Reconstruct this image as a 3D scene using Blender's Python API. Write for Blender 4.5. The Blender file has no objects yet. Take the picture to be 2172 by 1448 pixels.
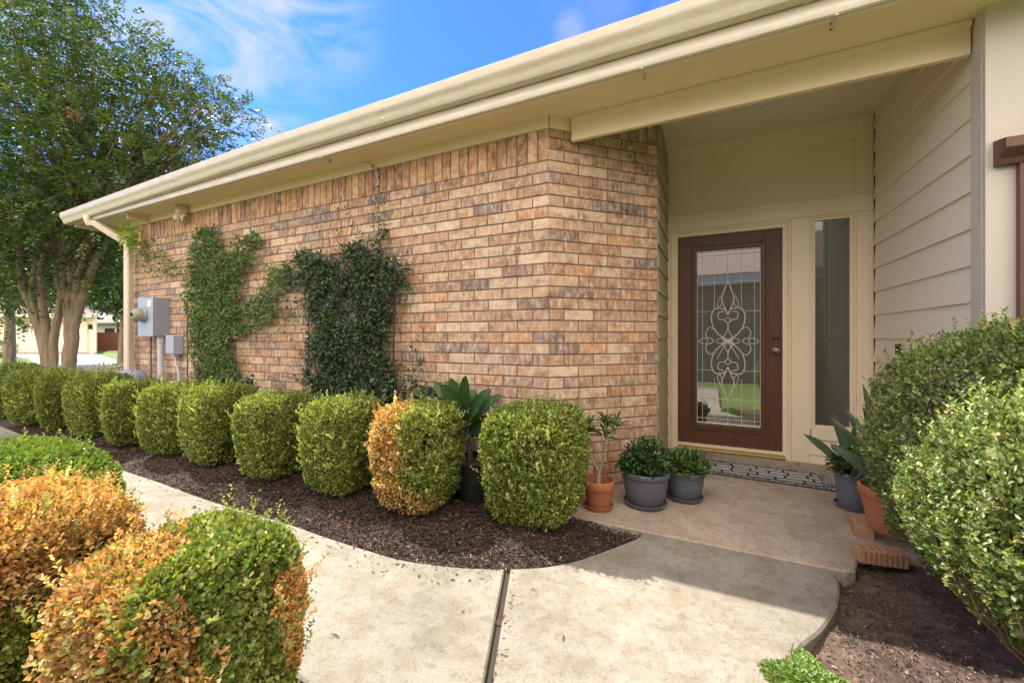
import bpy, math, random
import numpy as np
from mathutils import Vector, Matrix
scene = bpy.context.scene
R = math.radians
# ------------------------------------------------------------------ camera
CA = R(25.84); F = 865.0; HC = 1.14; YH = 715.0
cs, cc = math.sin(CA), math.cos(CA)
cam = bpy.data.cameras.new('camera'); camo = bpy.data.objects.new('camera', cam)
scene.collection.objects.link(camo); scene.camera = camo
cam.sensor_width = 36; cam.lens = 36*F/2172; cam.shift_y = (YH-724)/2172
cam.clip_start = 0.02; cam.clip_end = 2000
camo.location = (0, 0, HC); camo.rotation_euler = (R(90), 0, CA)
# ------------------------------------------------------------------ world
SUN = Vector((-0.75, 0.115, 1.0)).normalized()
elev = math.asin(SUN.z); azi = math.atan2(SUN.x, SUN.y)
world = bpy.data.worlds.new('World'); scene.world = world; world.use_nodes = True
wn = world.node_tree; wn.nodes.clear()
def N(nt, t, **k):
    n = nt.nodes.new(t)
    for a, b in k.items():
        if a.startswith('i_'): n.inputs[a[2:].replace('_', ' ')].default_value = b
        else: setattr(n, a, b)
    return n
wo = N(wn, 'ShaderNodeOutputWorld'); bg = N(wn, 'ShaderNodeBackground'); bg.inputs[1].default_value = 0.15
sky = N(wn, 'ShaderNodeTexSky'); sky.sky_type = 'NISHITA'; sky.sun_disc = False
sky.sun_elevation = elev; sky.sun_rotation = azi; sky.ozone_density = 2.2; sky.air_density = 1.0; sky.dust_density = 0.25
tc = N(wn, 'ShaderNodeTexCoord')
def wmath(op, a, b=None, c=None):
    n = N(wn, 'ShaderNodeMath', operation=op)
    for i, v in enumerate((a, b, c)):
        if v is None: continue
        if isinstance(v, (int, float)): n.inputs[i].default_value = v
        else: wn.links.new(v, n.inputs[i])
    return n.outputs[0]
mp = N(wn, 'ShaderNodeMapping'); mp.inputs['Rotation'].default_value = (0.0, R(-22), R(26)); mp.inputs['Scale'].default_value = (1.0, 2.0, 4.2)
wn.links.new(tc.outputs['Generated'], mp.inputs[0])
nz = N(wn, 'ShaderNodeTexNoise'); nz.inputs['Scale'].default_value = 2.9; nz.inputs['Detail'].default_value = 11; nz.inputs['Roughness'].default_value = 0.6; nz.inputs['Distortion'].default_value = 0.9
wn.links.new(mp.outputs[0], nz.inputs['Vector'])
def skydir(px, py):
    l = (px-1086)/F; v = (YH-py)/F
    return Vector((-cs+cc*l, cc+cs*l, v)).normalized()
mask = None
for (px, py, w, amp) in ((350, 65, 0.29, .95), (520, 110, 0.15, .6), (650, 10, 0.16, .8), (1210, 62, 0.05, .4), (570, 290, 0.05, 1.2), (-500, 200, 0.6, 1), (2600, -200, .9, .8), (1086, -1800, .5, .6)):
    d = N(wn, 'ShaderNodeVectorMath', operation='DISTANCE'); wn.links.new(tc.outputs['Generated'], d.inputs[0]); d.inputs[1].default_value = skydir(px, py)
    m = N(wn, 'ShaderNodeMapRange'); m.interpolation_type = 'SMOOTHSTEP'
    m.inputs['From Min'].default_value = w; m.inputs['From Max'].default_value = w*0.15; m.inputs['To Max'].default_value = amp
    wn.links.new(d.outputs['Value'], m.inputs[0])
    mask = m.outputs[0] if mask is None else wmath('MAXIMUM', mask, m.outputs[0])
mr = N(wn, 'ShaderNodeMapRange'); mr.inputs['From Min'].default_value = 0.40; mr.inputs['From Max'].default_value = 0.62
wn.links.new(nz.outputs['Fac'], mr.inputs[0])
cl = wmath('MULTIPLY', mr.outputs[0], mask); cl = wmath('MINIMUM', cl, 0.92)
tint = N(wn, 'ShaderNodeMix', data_type='RGBA', blend_type='MULTIPLY'); tint.inputs[0].default_value = 1.0
wn.links.new(sky.outputs[0], tint.inputs[6]); tint.inputs[7].default_value = (0.24, 0.46, 0.95, 1)
cm = N(wn, 'ShaderNodeMix', data_type='RGBA'); wn.links.new(cl, cm.inputs[0]); wn.links.new(tint.outputs[2], cm.inputs[6]); cm.inputs[7].default_value = (2.3, 2.4, 2.6, 1)
# unseen bright cloud bank added behind the camera to brighten the shaded walls
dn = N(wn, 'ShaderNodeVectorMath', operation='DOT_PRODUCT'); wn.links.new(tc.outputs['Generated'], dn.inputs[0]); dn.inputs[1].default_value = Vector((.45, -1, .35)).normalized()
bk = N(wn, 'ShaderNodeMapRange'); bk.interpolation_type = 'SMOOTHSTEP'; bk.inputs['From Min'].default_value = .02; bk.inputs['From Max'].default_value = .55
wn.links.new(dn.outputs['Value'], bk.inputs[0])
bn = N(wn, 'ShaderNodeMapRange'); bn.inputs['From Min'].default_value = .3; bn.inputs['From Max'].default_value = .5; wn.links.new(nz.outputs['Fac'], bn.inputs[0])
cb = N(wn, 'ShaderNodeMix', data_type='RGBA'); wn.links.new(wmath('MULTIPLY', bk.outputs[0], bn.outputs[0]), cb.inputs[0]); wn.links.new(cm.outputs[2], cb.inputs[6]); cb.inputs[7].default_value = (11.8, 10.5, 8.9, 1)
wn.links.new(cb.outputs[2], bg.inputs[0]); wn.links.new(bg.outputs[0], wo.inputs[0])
# ------------------------------------------------------------------ sun
sl = bpy.data.lights.new('sun', 'SUN'); so = bpy.data.objects.new('sun', sl); scene.collection.objects.link(so)
sl.energy = 4.2; sl.angle = R(0.6); sl.color = (1.0, 0.94, 0.83)
so.rotation_euler = SUN.to_track_quat('Z', 'Y').to_euler()
scene.view_settings.view_transform = 'Standard'; scene.view_settings.look = 'None'
scene.view_settings.exposure = 1.24; scene.view_settings.gamma = 1
scene.render.engine = 'CYCLES'
scene.cycles.max_bounces = 8; scene.cycles.diffuse_bounces = 5; scene.cycles.transparent_max_bounces = 8
# ------------------------------------------------------------------ pixel (2172 wide photo) -> world
def ray(px, py):
    l = (px-1086)/F; v = (YH-py)/F
    return Vector((-cs+cc*l, cc+cs*l, v))
def G(px, py, z=0.0):
    r = ray(px, py); t = (z-HC)/r.z; return Vector((r.x*t, r.y*t, z))
def PY(px, py, Y):
    r = ray(px, py); t = Y/r.y; return Vector((r.x*t, Y, HC+r.z*t))
def PD(px, py, D):
    r = ray(px, py)*D; return Vector((r.x, r.y, HC+r.z))
# ------------------------------------------------------------------ materials
def newmat(name):
    m = bpy.data.materials.new(name); m.use_nodes = True; nt = m.node_tree
    return m, nt, nt.nodes['Principled BSDF']
def noise(nt, scale, detail=4, rough=.55, vec=None, dist=0):
    n = N(nt, 'ShaderNodeTexNoise'); n.inputs['Scale'].default_value = scale; n.inputs['Detail'].default_value = detail
    n.inputs['Roughness'].default_value = rough; n.inputs['Distortion'].default_value = dist
    if vec is None:
        t = N(nt, 'ShaderNodeTexCoord'); vec = t.outputs['Object']
    nt.links.new(vec, n.inputs['Vector']); return n
def scaled(nt, s):
    t = N(nt, 'ShaderNodeTexCoord'); m = N(nt, 'ShaderNodeMapping'); m.inputs['Scale'].default_value = s
    nt.links.new(t.outputs['Object'], m.inputs[0]); return m.outputs[0]
def ramp(nt, fac, stops):
    r = N(nt, 'ShaderNodeValToRGB'); e = r.color_ramp.elements
    while len(e) < len(stops): e.new(0.5)
    for el, (p, c) in zip(e, stops): el.position = p; el.color = (*c, 1) if len(c) == 3 else c
    nt.links.new(fac, r.inputs[0]); return r.outputs[0]
def mix(nt, a, b, fac, mode='MIX'):
    n = N(nt, 'ShaderNodeMix', data_type='RGBA', blend_type=mode)
    for i, v in ((0, fac), (6, a), (7, b)):
        if isinstance(v, float): n.inputs[i].default_value = v
        elif isinstance(v, tuple): n.inputs[i].default_value = (*v, 1)
        else: nt.links.new(v, n.inputs[i])
    return n.outputs[2]
def bump(nt, b, h, strength=.3, dist=.01):
    n = N(nt, 'ShaderNodeBump'); n.inputs['Strength'].default_value = strength; n.inputs['Distance'].default_value = dist
    nt.links.new(h, n.inputs['Height']); nt.links.new(n.outputs[0], b.inputs['Normal'])
def simple(name, c1, c2=None, rough=.6, scale=8, bmp=0.0, metal=0.0, svec=None, bscale=None, spec=.5):
    m, nt, b = newmat(name)
    c2 = c2 or tuple(x*.85 for x in c1)
    v = scaled(nt, svec) if svec else None
    n = noise(nt, scale, 5, .6, v)
    nt.links.new(ramp(nt, n.outputs['Fac'], [(.3, c1), (.7, c2)]), b.inputs['Base Color'])
    b.inputs['Roughness'].default_value = rough; b.inputs['Metallic'].default_value = metal
    b.inputs['Specular IOR Level'].default_value = spec
    if bmp:
        n2 = noise(nt, bscale or scale*6, 4, .6, v); bump(nt, b, n2.outputs['Fac'], bmp, .004)
    return m
M = {}
M['cream'] = simple('cream_paint', (.80, .685, .50), (.76, .645, .465), .55, 2.2, .15, bscale=60)
M['cream_siding'] = simple('cream_siding_paint', (.80, .70, .555), (.755, .655, .515), .6, 1.8, .25, svec=(3, 3, 30), bscale=10)
M['offwhite'] = simple('offwhite_trim_paint', (.70, .635, .56), (.66, .595, .52), .5, 2, .1, bscale=50)
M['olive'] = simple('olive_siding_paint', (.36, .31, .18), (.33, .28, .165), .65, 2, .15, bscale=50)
M['cornerpaint'] = simple('corner_board_paint', (.565, .50, .425), (.53, .465, .39), .55, 2, .12, svec=(6, 6, 1), bscale=14)
M['gutter'] = simple('gutter_paint', (.64, .56, .455), (.53, .455, .355), .32, 4, .08, svec=(1.5, 8, 8), bscale=30)
M['soffit'] = simple('soffit_paint', (.80, .65, .43), (.76, .615, .40), .6, 1.5, .1, bscale=60)
M['ceiling'] = simple('ceiling_paint', (.74, .64, .49), (.70, .605, .46), .7, 2, .1, bscale=60)
M['black'] = simple('black_gap', (.01, .01, .01), (.015, .012, .01), .8)
M['brass'] = simple('brass', (.55, .42, .16), (.45, .34, .13), .35, 10, metal=.8)
M['nickel'] = simple('nickel', (.5, .48, .44), (.4, .38, .35), .28, 10, metal=1)
M['lead'] = simple('lead_came', (.80, .76, .66), (.62, .58, .5), .3, 20, metal=.15)
M['greymetal'] = simple('grey_metal', (.36, .40, .50), (.33, .37, .46), .5, 6, metal=.1)
M['greymetal2'] = simple('dark_grey_metal', (.27, .28, .33), (.24, .25, .30), .5, 6, metal=.1)  # meter ring, and the shade colour on the meter box's right side
M['pvc'] = simple('grey_conduit', (.50, .50, .55), (.45, .45, .50), .5, 6)
M['meterglass'] = simple('meter_cover', (.30, .29, .22), (.25, .24, .18), .25, 8)
M['bluecan'] = simple('blue_grey_plastic', (.26, .29, .42), (.22, .25, .36), .6, 6)
M['terracotta'] = simple('terracotta', (.42, .15, .075), (.33, .11, .055), .75, 6, .2, bscale=60)
M['greypot'] = simple('grey_pot', (.115, .125, .16), (.095, .10, .13), .5, 5, .1, bscale=50)
M['blackpot'] = simple('black_pot', (.012, .012, .013), (.02, .02, .02), .5, 6)
M['soil'] = simple('potting_soil', (.035, .022, .015), (.06, .04, .028), .95, 60, .6)
M['bark'] = simple('myrtle_bark', (.30, .22, .15), (.17, .12, .08), .8, 3.5, .4, svec=(3, 3, .7), bscale=10)
M['twig'] = simple('twig_bark', (.20, .125, .07), (.11, .07, .04), .8, 14, .2)
M['palebark'] = simple('pale_stem', (.34, .29, .20), (.26, .22, .15), .7, 14, .2)
M['darkwood'] = simple('brown_shutter', (.145, .062, .04), (.115, .05, .032), .5, 5, .2, svec=(8, 8, 1), bscale=12)
M['reddoor'] = simple('mahogany_door', (.125, .048, .020), (.078, .030, .014), .48, 4, .25, svec=(14, 14, .9), bscale=5)
M['trellis'] = simple('black_iron', (.012, .012, .012), (.03, .02, .015), .5, 10)
M['interior'] = simple('dark_room', (.05, .045, .04), (.035, .03, .028), .9)
M['blind'] = simple('dark_screen', (.05, .052, .055), (.04, .042, .045), .8)
M['shingle'] = simple('roof_shingle', (.24, .17, .14), (.15, .11, .095), .9, 14, .5)
M['whiteplastic'] = simple('white_plastic', (.72, .70, .66), None, .4)
M['fixture'] = simple('almond_plastic', (.56, .47, .29), (.5, .42, .25), .45, 6)
M['edging'] = simple('joint_dark', (.03, .024, .018), (.05, .04, .03), .9, 40, .5)
def glassmat(name, base, refl):
    m, nt, b = newmat(name); b.inputs['Base Color'].default_value = (*base, 1); b.inputs['Roughness'].default_value = .25
    g = N(nt, 'ShaderNodeBsdfGlossy'); g.inputs['Color'].default_value = (.9, .92, .9, 1); g.inputs['Roughness'].default_value = .012
    n = noise(nt, 2.2, 2, .4); bp = N(nt, 'ShaderNodeBump'); bp.inputs['Strength'].default_value = .04; bp.inputs['Distance'].default_value = .02
    nt.links.new(n.outputs['Fac'], bp.inputs['Height']); nt.links.new(bp.outputs[0], g.inputs['Normal'])
    mx = N(nt, 'ShaderNodeMixShader'); mx.inputs[0].default_value = refl
    nt.links.new(b.outputs[0], mx.inputs[1]); nt.links.new(g.outputs[0], mx.inputs[2])
    nt.links.new(mx.outputs[0], nt.nodes['Material Output'].inputs[0]); return m
M['glass'] = glassmat('door_glass', (.035, .03, .022), .38)
M['glass2'] = glassmat('sidelight_glass', (.07, .078, .062), .07)
def leafmat(name, rough=.34, trans=.36, spec=.5):
    m, nt, b = newmat(name)
    a = N(nt, 'ShaderNodeAttribute', attribute_name='Col')
    nt.links.new(a.outputs['Color'], b.inputs['Base Color']); b.inputs['Roughness'].default_value = rough
    b.inputs['Specular IOR Level'].default_value = spec
    t = N(nt, 'ShaderNodeBsdfTranslucent')
    c = mix(nt, a.outputs['Color'], (1.25, 1.3, .55), 1.0, 'MULTIPLY'); nt.links.new(c, t.inputs['Color'])
    mx = N(nt, 'ShaderNodeMixShader'); mx.inputs[0].default_value = trans
    nt.links.new(b.outputs[0], mx.inputs[1]); nt.links.new(t.outputs[0], mx.inputs[2])
    nt.links.new(mx.outputs[0], nt.nodes['Material Output'].inputs[0]); return m
M['leaf'] = leafmat('leaf'); M['leafdull'] = leafmat('leaf_dull', .6, .25, .3); M['petal'] = leafmat('petal', .7, .3)
def attrmat(name, rough=.7, nscale=30, amt=.5, bmp=.3):
    m, nt, b = newmat(name)
    a = N(nt, 'ShaderNodeAttribute', attribute_name='Col'); n = noise(nt, nscale, 5, .6)
    c = mix(nt, a.outputs['Color'], ramp(nt, n.outputs['Fac'], [(.3, (1-amt,)*3), (.7, (1,)*3)]), 1.0, 'MULTIPLY')
    nt.links.new(c, b.inputs['Base Color']); b.inputs['Roughness'].default_value = rough
    if bmp: bump(nt, b, n.outputs['Fac'], bmp, .004)
    return m
M['chip'] = attrmat('wood_chip', .85, 40, .4, .3); M['attr'] = attrmat('painted_attr', .6, 30, .15, .05)
# bricks: per-brick colour attribute, mottled, with vertical drag marks and pale smears
def brickmat():
    m, nt, b = newmat('brick')
    a = N(nt, 'ShaderNodeAttribute', attribute_name='Col')
    n1 = noise(nt, 9, 6, .65, scaled(nt, (1, 1, 1.6)))
    n2 = noise(nt, 17, 6, .75, scaled(nt, (2.0, 2.0, .8)))
    n3 = noise(nt, 17, 4, .6, scaled(nt, (1, 1, 2.2)), 1.5)
    c = mix(nt, a.outputs['Color'], ramp(nt, n1.outputs['Fac'], [(.32, (.50, .41, .37)), (.5, (1, .95, .9)), (.7, (1.15, 1.12, 1.05))]), 1.0, 'MULTIPLY')
    pale = ramp(nt, n2.outputs['Fac'], [(.47, (0, 0, 0)), (.66, (.72, .72, .72))])
    c = mix(nt, c, (.66, .56, .44), pale)
    org = ramp(nt, n3.outputs['Fac'], [(.58, (0, 0, 0)), (.74, (.65, .65, .65))])
    c = mix(nt, c, (.42, .17, .07), org)
    nt.links.new(c, b.inputs['Base Color']); b.inputs['Roughness'].default_value = .85
    n4 = noise(nt, 90, 4, .7); n5 = N(nt, 'ShaderNodeMath', operation='ADD'); nt.links.new(n2.outputs['Fac'], n5.inputs[0]); nt.links.new(n4.outputs['Fac'], n5.inputs[1])
    bump(nt, b, n5.outputs[0], .55, .004); return m
M['brick'] = brickmat()
M['mortar'] = simple('mortar', (.25, .175, .135), (.19, .13, .105), .95, 20, .5, bscale=120)
def concrete(name, tint, dark):
    m, nt, b = newmat(name)
    n1 = noise(nt, 1.1, 8, .62, None, .4); n2 = noise(nt, 6, 8, .7); n3 = noise(nt, 160, 3, .6); n4 = noise(nt, 28, 5, .75)
    c = ramp(nt, n1.outputs['Fac'], [(.33, tuple(x*.70 for x in tint)), (.5, tint), (.68, tuple(min(1, x*1.15) for x in tint))])
    c = mix(nt, c, ramp(nt, n2.outputs['Fac'], [(.38, dark), (.58, (1, 1, 1))]), .8, 'MULTIPLY')
    c = mix(nt, c, ramp(nt, n4.outputs['Fac'], [(.34, (.55, .5, .42)), (.5, (1, 1, 1))]), .6, 'MULTIPLY')
    c = mix(nt, c, ramp(nt, n3.outputs['Fac'], [(.36, (.62, .58, .52)), (.5, (1, 1, 1)), (.66, (1.12, 1.12, 1.12))]), .65, 'MULTIPLY')
    nt.links.new(c, b.inputs['Base Color']); b.inputs['Roughness'].default_value = .85
    ad = N(nt, 'ShaderNodeMath', operation='ADD'); nt.links.new(n3.outputs['Fac'], ad.inputs[0]); nt.links.new(n4.outputs['Fac'], ad.inputs[1])
    bump(nt, b, ad.outputs[0], .35, .003); return m
M['walk'] = concrete('walk_concrete', (.275, .25, .21), (.72, .66, .56))
M['porch'] = concrete('porch_concrete', (.40, .335, .275), (.80, .74, .66))
M['drive'] = concrete('drive_concrete', (.36, .33, .31), (.9, .88, .85))
def lawnmat():
    m, nt, b = newmat('lawn_grass'); n = noise(nt, 1.3, 6, .7); n2 = noise(nt, 60, 4, .7)
    c = ramp(nt, n.outputs['Fac'], [(.3, (.085, .13, .026)), (.7, (.155, .20, .04))])
    c = mix(nt, c, ramp(nt, n2.outputs['Fac'], [(.3, (.55, .6, .5)), (.6, (1.1, 1.1, 1))]), 1.0, 'MULTIPLY')
    nt.links.new(c, b.inputs['Base Color']); b.inputs['Roughness'].default_value = .9; bump(nt, b, n2.outputs['Fac'], .8, .02); return m
M['lawn'] = lawnmat()
def mulchmat():
    m, nt, b = newmat('mulch_soil'); n = noise(nt, 22, 7, .75); n0 = noise(nt, 2, 4, .6)
    c = ramp(nt, n.outputs['Fac'], [(.3, (.028, .016, .012)), (.55, (.075, .042, .03)), (.75, (.15, .095, .07))])
    c = mix(nt, c, ramp(nt, n0.outputs['Fac'], [(.35, (.7, .7, .7)), (.65, (1.2, 1.15, 1.1))]), 1.0, 'MULTIPLY')
    nt.links.new(c, b.inputs['Base Color']); b.inputs['Roughness'].default_value = .95; bump(nt, b, n.outputs['Fac'], 1.0, .015); return m
M['mulch'] = mulchmat()
def dirtmat():
    m, nt, b = newmat('bare_soil'); n = noise(nt, 18, 7, .75); n0 = noise(nt, 1.5, 4, .6)
    c = ramp(nt, n.outputs['Fac'], [(.3, (.055, .036, .026)), (.55, (.12, .08, .058)), (.75, (.24, .17, .125))])
    nt.links.new(c, b.inputs['Base Color']); b.inputs['Roughness'].default_value = .95; bump(nt, b, n.outputs['Fac'], 1.0, .012); return m
M['dirt'] = dirtmat()
# ------------------------------------------------------------------ mesh helpers
def tag(o, label=None, cat=None, group=None, kind=None):
    for k, v in (('label', label), ('category', cat), ('group', group), ('kind', kind)):
        if v: o[k] = v
    return o
def empty(name, loc=(0, 0, 0), rz=0, **k):
    o = bpy.data.objects.new(name, None); scene.collection.objects.link(o); o.location = loc; o.rotation_euler = (0, 0, rz); o.empty_display_size = .1
    return tag(o, **k)
class MB:
    def __init__(s): s.v = []; s.f = []; s.c = []; s.col = (1, 1, 1)
    def add(s, vs, fs):
        o = len(s.v); s.v += [tuple(p) for p in vs]; s.c += [s.col]*len(vs); s.f += [tuple(i+o for i in f) for f in fs]; return s
    def box(s, x0, x1, y0, y1, z0, z1, m=None):
        vs = [Vector((x, y, z)) for z in (z0, z1) for y in (y0, y1) for x in (x0, x1)]
        if m is not None: vs = [m @ p for p in vs]
        return s.add(vs, [(0, 2, 3, 1), (4, 5, 7, 6), (0, 1, 5, 4), (2, 6, 7, 3), (0, 4, 6, 2), (1, 3, 7, 5)])
    def tube(s, pts, r, n=8, cap=True):
        pts = [Vector(p) for p in pts]; k = len(pts)
        rs = r if isinstance(r, (list, tuple)) else [r]*k
        base = len(s.v); up = None
        for i, p in enumerate(pts):
            t = (pts[min(i+1, k-1)]-pts[max(i-1, 0)]).normalized()
            if up is None: up = Vector((0, 0, 1)) if abs(t.z) < .9 else Vector((1, 0, 0))
            a = t.cross(up).normalized() if t.cross(up).length > 1e-4 else t.orthogonal().normalized(); b = a.cross(t); up = b
            for j in range(n):
                an = 2*math.pi*j/n; s.v.append(tuple(p+(a*math.cos(an)+b*math.sin(an))*rs[i])); s.c.append(s.col)
        for i in range(k-1):
            for j in range(n):
                s.f.append((base+i*n+j, base+i*n+(j+1) % n, base+(i+1)*n+(j+1) % n, base+(i+1)*n+j))
        if cap: s.f.append(tuple(base+j for j in reversed(range(n)))); s.f.append(tuple(base+(k-1)*n+j for j in range(n)))
        return s
    def lathe(s, prof, c=(0, 0, 0), n=32, m=None):
        base = len(s.v); c = Vector(c)
        for (r, z) in prof:
            for j in range(n):
                an = 2*math.pi*j/n; p = Vector((r*math.cos(an), r*math.sin(an), z))
                if m is not None: p = m @ p
                s.v.append(tuple(c+p)); s.c.append(s.col)
        for i in range(len(prof)-1):
            for j in range(n): s.f.append((base+i*n+j, base+i*n+(j+1) % n, base+(i+1)*n+(j+1) % n, base+(i+1)*n+j))
        return s
    def extr(s, prof, a, b, axis='x'):   # profile (y,z) extruded along x, or (x,z) along y
        n = len(prof); P = lambda t, q: (t, q[0], q[1]) if axis == 'x' else (q[0], t, q[1])
        return s.add([P(a, q) for q in prof]+[P(b, q) for q in prof], [(i, (i+1) % n, n+(i+1) % n, n+i) for i in range(n)]+[tuple(reversed(range(n))), tuple(range(n, 2*n))])
    def build(s, name, mat, parent=None, smooth=False, loc=None, bevel=0, label=None):
        me = bpy.data.meshes.new(name); me.from_pydata(s.v, [], s.f); me.materials.append(mat)
        ca = me.color_attributes.new('Col', 'FLOAT_COLOR', 'POINT')
        ca.data.foreach_set('color', np.array([(*c, 1) for c in s.c], dtype=np.float32).ravel())
        if smooth:
            me.polygons.foreach_set('use_smooth', [True]*len(me.polygons))
            try: me.set_sharp_from_angle(angle=R(40))
            except Exception: pass
        me.update()
        o = bpy.data.objects.new(name, me); scene.collection.objects.link(o)
        if parent: o.parent = parent
        if loc: o.location = loc
        if bevel:
            md = o.modifiers.new('bevel', 'BEVEL'); md.width = bevel; md.segments = 2; md.limit_method = 'ANGLE'
        if label: o['label'] = label
        return o
def npmesh(name, V, FV, k, mat, C, parent=None, smooth=False):
    """V (n,3), FV flat face indices with k verts each"""
    me = bpy.data.meshes.new(name); nf = len(FV)//k
    me.vertices.add(len(V)); me.vertices.foreach_set('co', V.astype(np.float32).ravel())
    me.loops.add(len(FV)); me.loops.foreach_set('vertex_index', FV.astype(np.int32))
    me.polygons.add(nf); me.polygons.foreach_set('loop_start', np.arange(nf, dtype=np.int32)*k)
    me.polygons.foreach_set('loop_total', np.full(nf, k, dtype=np.int32)) if False else None
    me.update(calc_edges=True)
    ca = me.color_attributes.new('Col', 'FLOAT_COLOR', 'POINT')
    ca.data.foreach_set('color', np.concatenate([C, np.ones((len(C), 1))], 1).astype(np.float32).ravel())
    me.materials.append(mat)
    if smooth: me.polygons.foreach_set('use_smooth', np.ones(nf, dtype=bool))
    me.validate()
    o = bpy.data.objects.new(name, me); scene.collection.objects.link(o)
    if parent: o.parent = parent
    return o
def unit(a): return a/np.maximum(np.linalg.norm(a, axis=1, keepdims=True), 1e-9)
def leaf_arrays(P, D, Nn, L, W, fold=.25, oval=True):
    D = unit(D); S = unit(np.cross(D, Nn)); Nn = np.cross(S, D); L = L[:, None]; W = W[:, None]
    up = Nn*W*fold
    if oval:
        V = np.stack([P, P+D*L*.33-S*W*.5+up, P+D*L*.72-S*W*.40+up, P+D*L-up*.3, P+D*L*.72+S*W*.40+up, P+D*L*.33+S*W*.5+up], 1)
        fi = np.array([0, 3, 2, 1, 0, 5, 4, 3])
    else:
        V = np.stack([P, P+D*L*.5-S*W*.5+up, P+D*L, P+D*L*.5+S*W*.5+up], 1); fi = np.array([0, 3, 2, 1]) if False else np.array([0, 2, 1, 0, 3, 2])
    n, m = V.shape[:2]
    FV = (np.arange(n)[:, None]*m+fi[None]).ravel()
    return V.reshape(-1, 3), FV, m, (4 if oval else 3)
def leaves(name, P, D, Nn, L, W, C, parent=None, mat='leaf', fold=.25, oval=True):
    V, FV, m, k = leaf_arrays(P, D, Nn, L, W, fold, oval)
    return npmesh(name, V, FV, k, M[mat], np.repeat(C, m, 0), parent)
def pal(rng, n, cols, w=None, jit=.18):
    cols = np.array(cols); i = rng.choice(len(cols), n, p=w)
    return np.clip(cols[i]*(1+rng.normal(0, jit, (n, 1)))*(1+rng.normal(0, .06, (n, 3))), .004, .9)
GREEN = [(.235, .285, .052), (.14, .195, .038), (.315, .36, .085), (.42, .44, .16)]
GW = [.35, .35, .2, .1]
DEAD = [(.60, .34, .11), (.46, .21, .06), (.70, .50, .25), (.32, .18, .08)]
ORIENT = np.array
def lump(p, seed, f=7.0):
    r = np.random.default_rng(seed); out = 0
    for i in range(5):
        k = r.normal(0, f*(1+.4*i), 3); out = out+np.sin(p@k+r.uniform(0, 6))/(1+.4*i)
    return out/3.2
def clump(p, k, seed):
    """value in -1..1 that varies in patches"""
    return np.clip(lump(p, seed, k), -1, 1)
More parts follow.
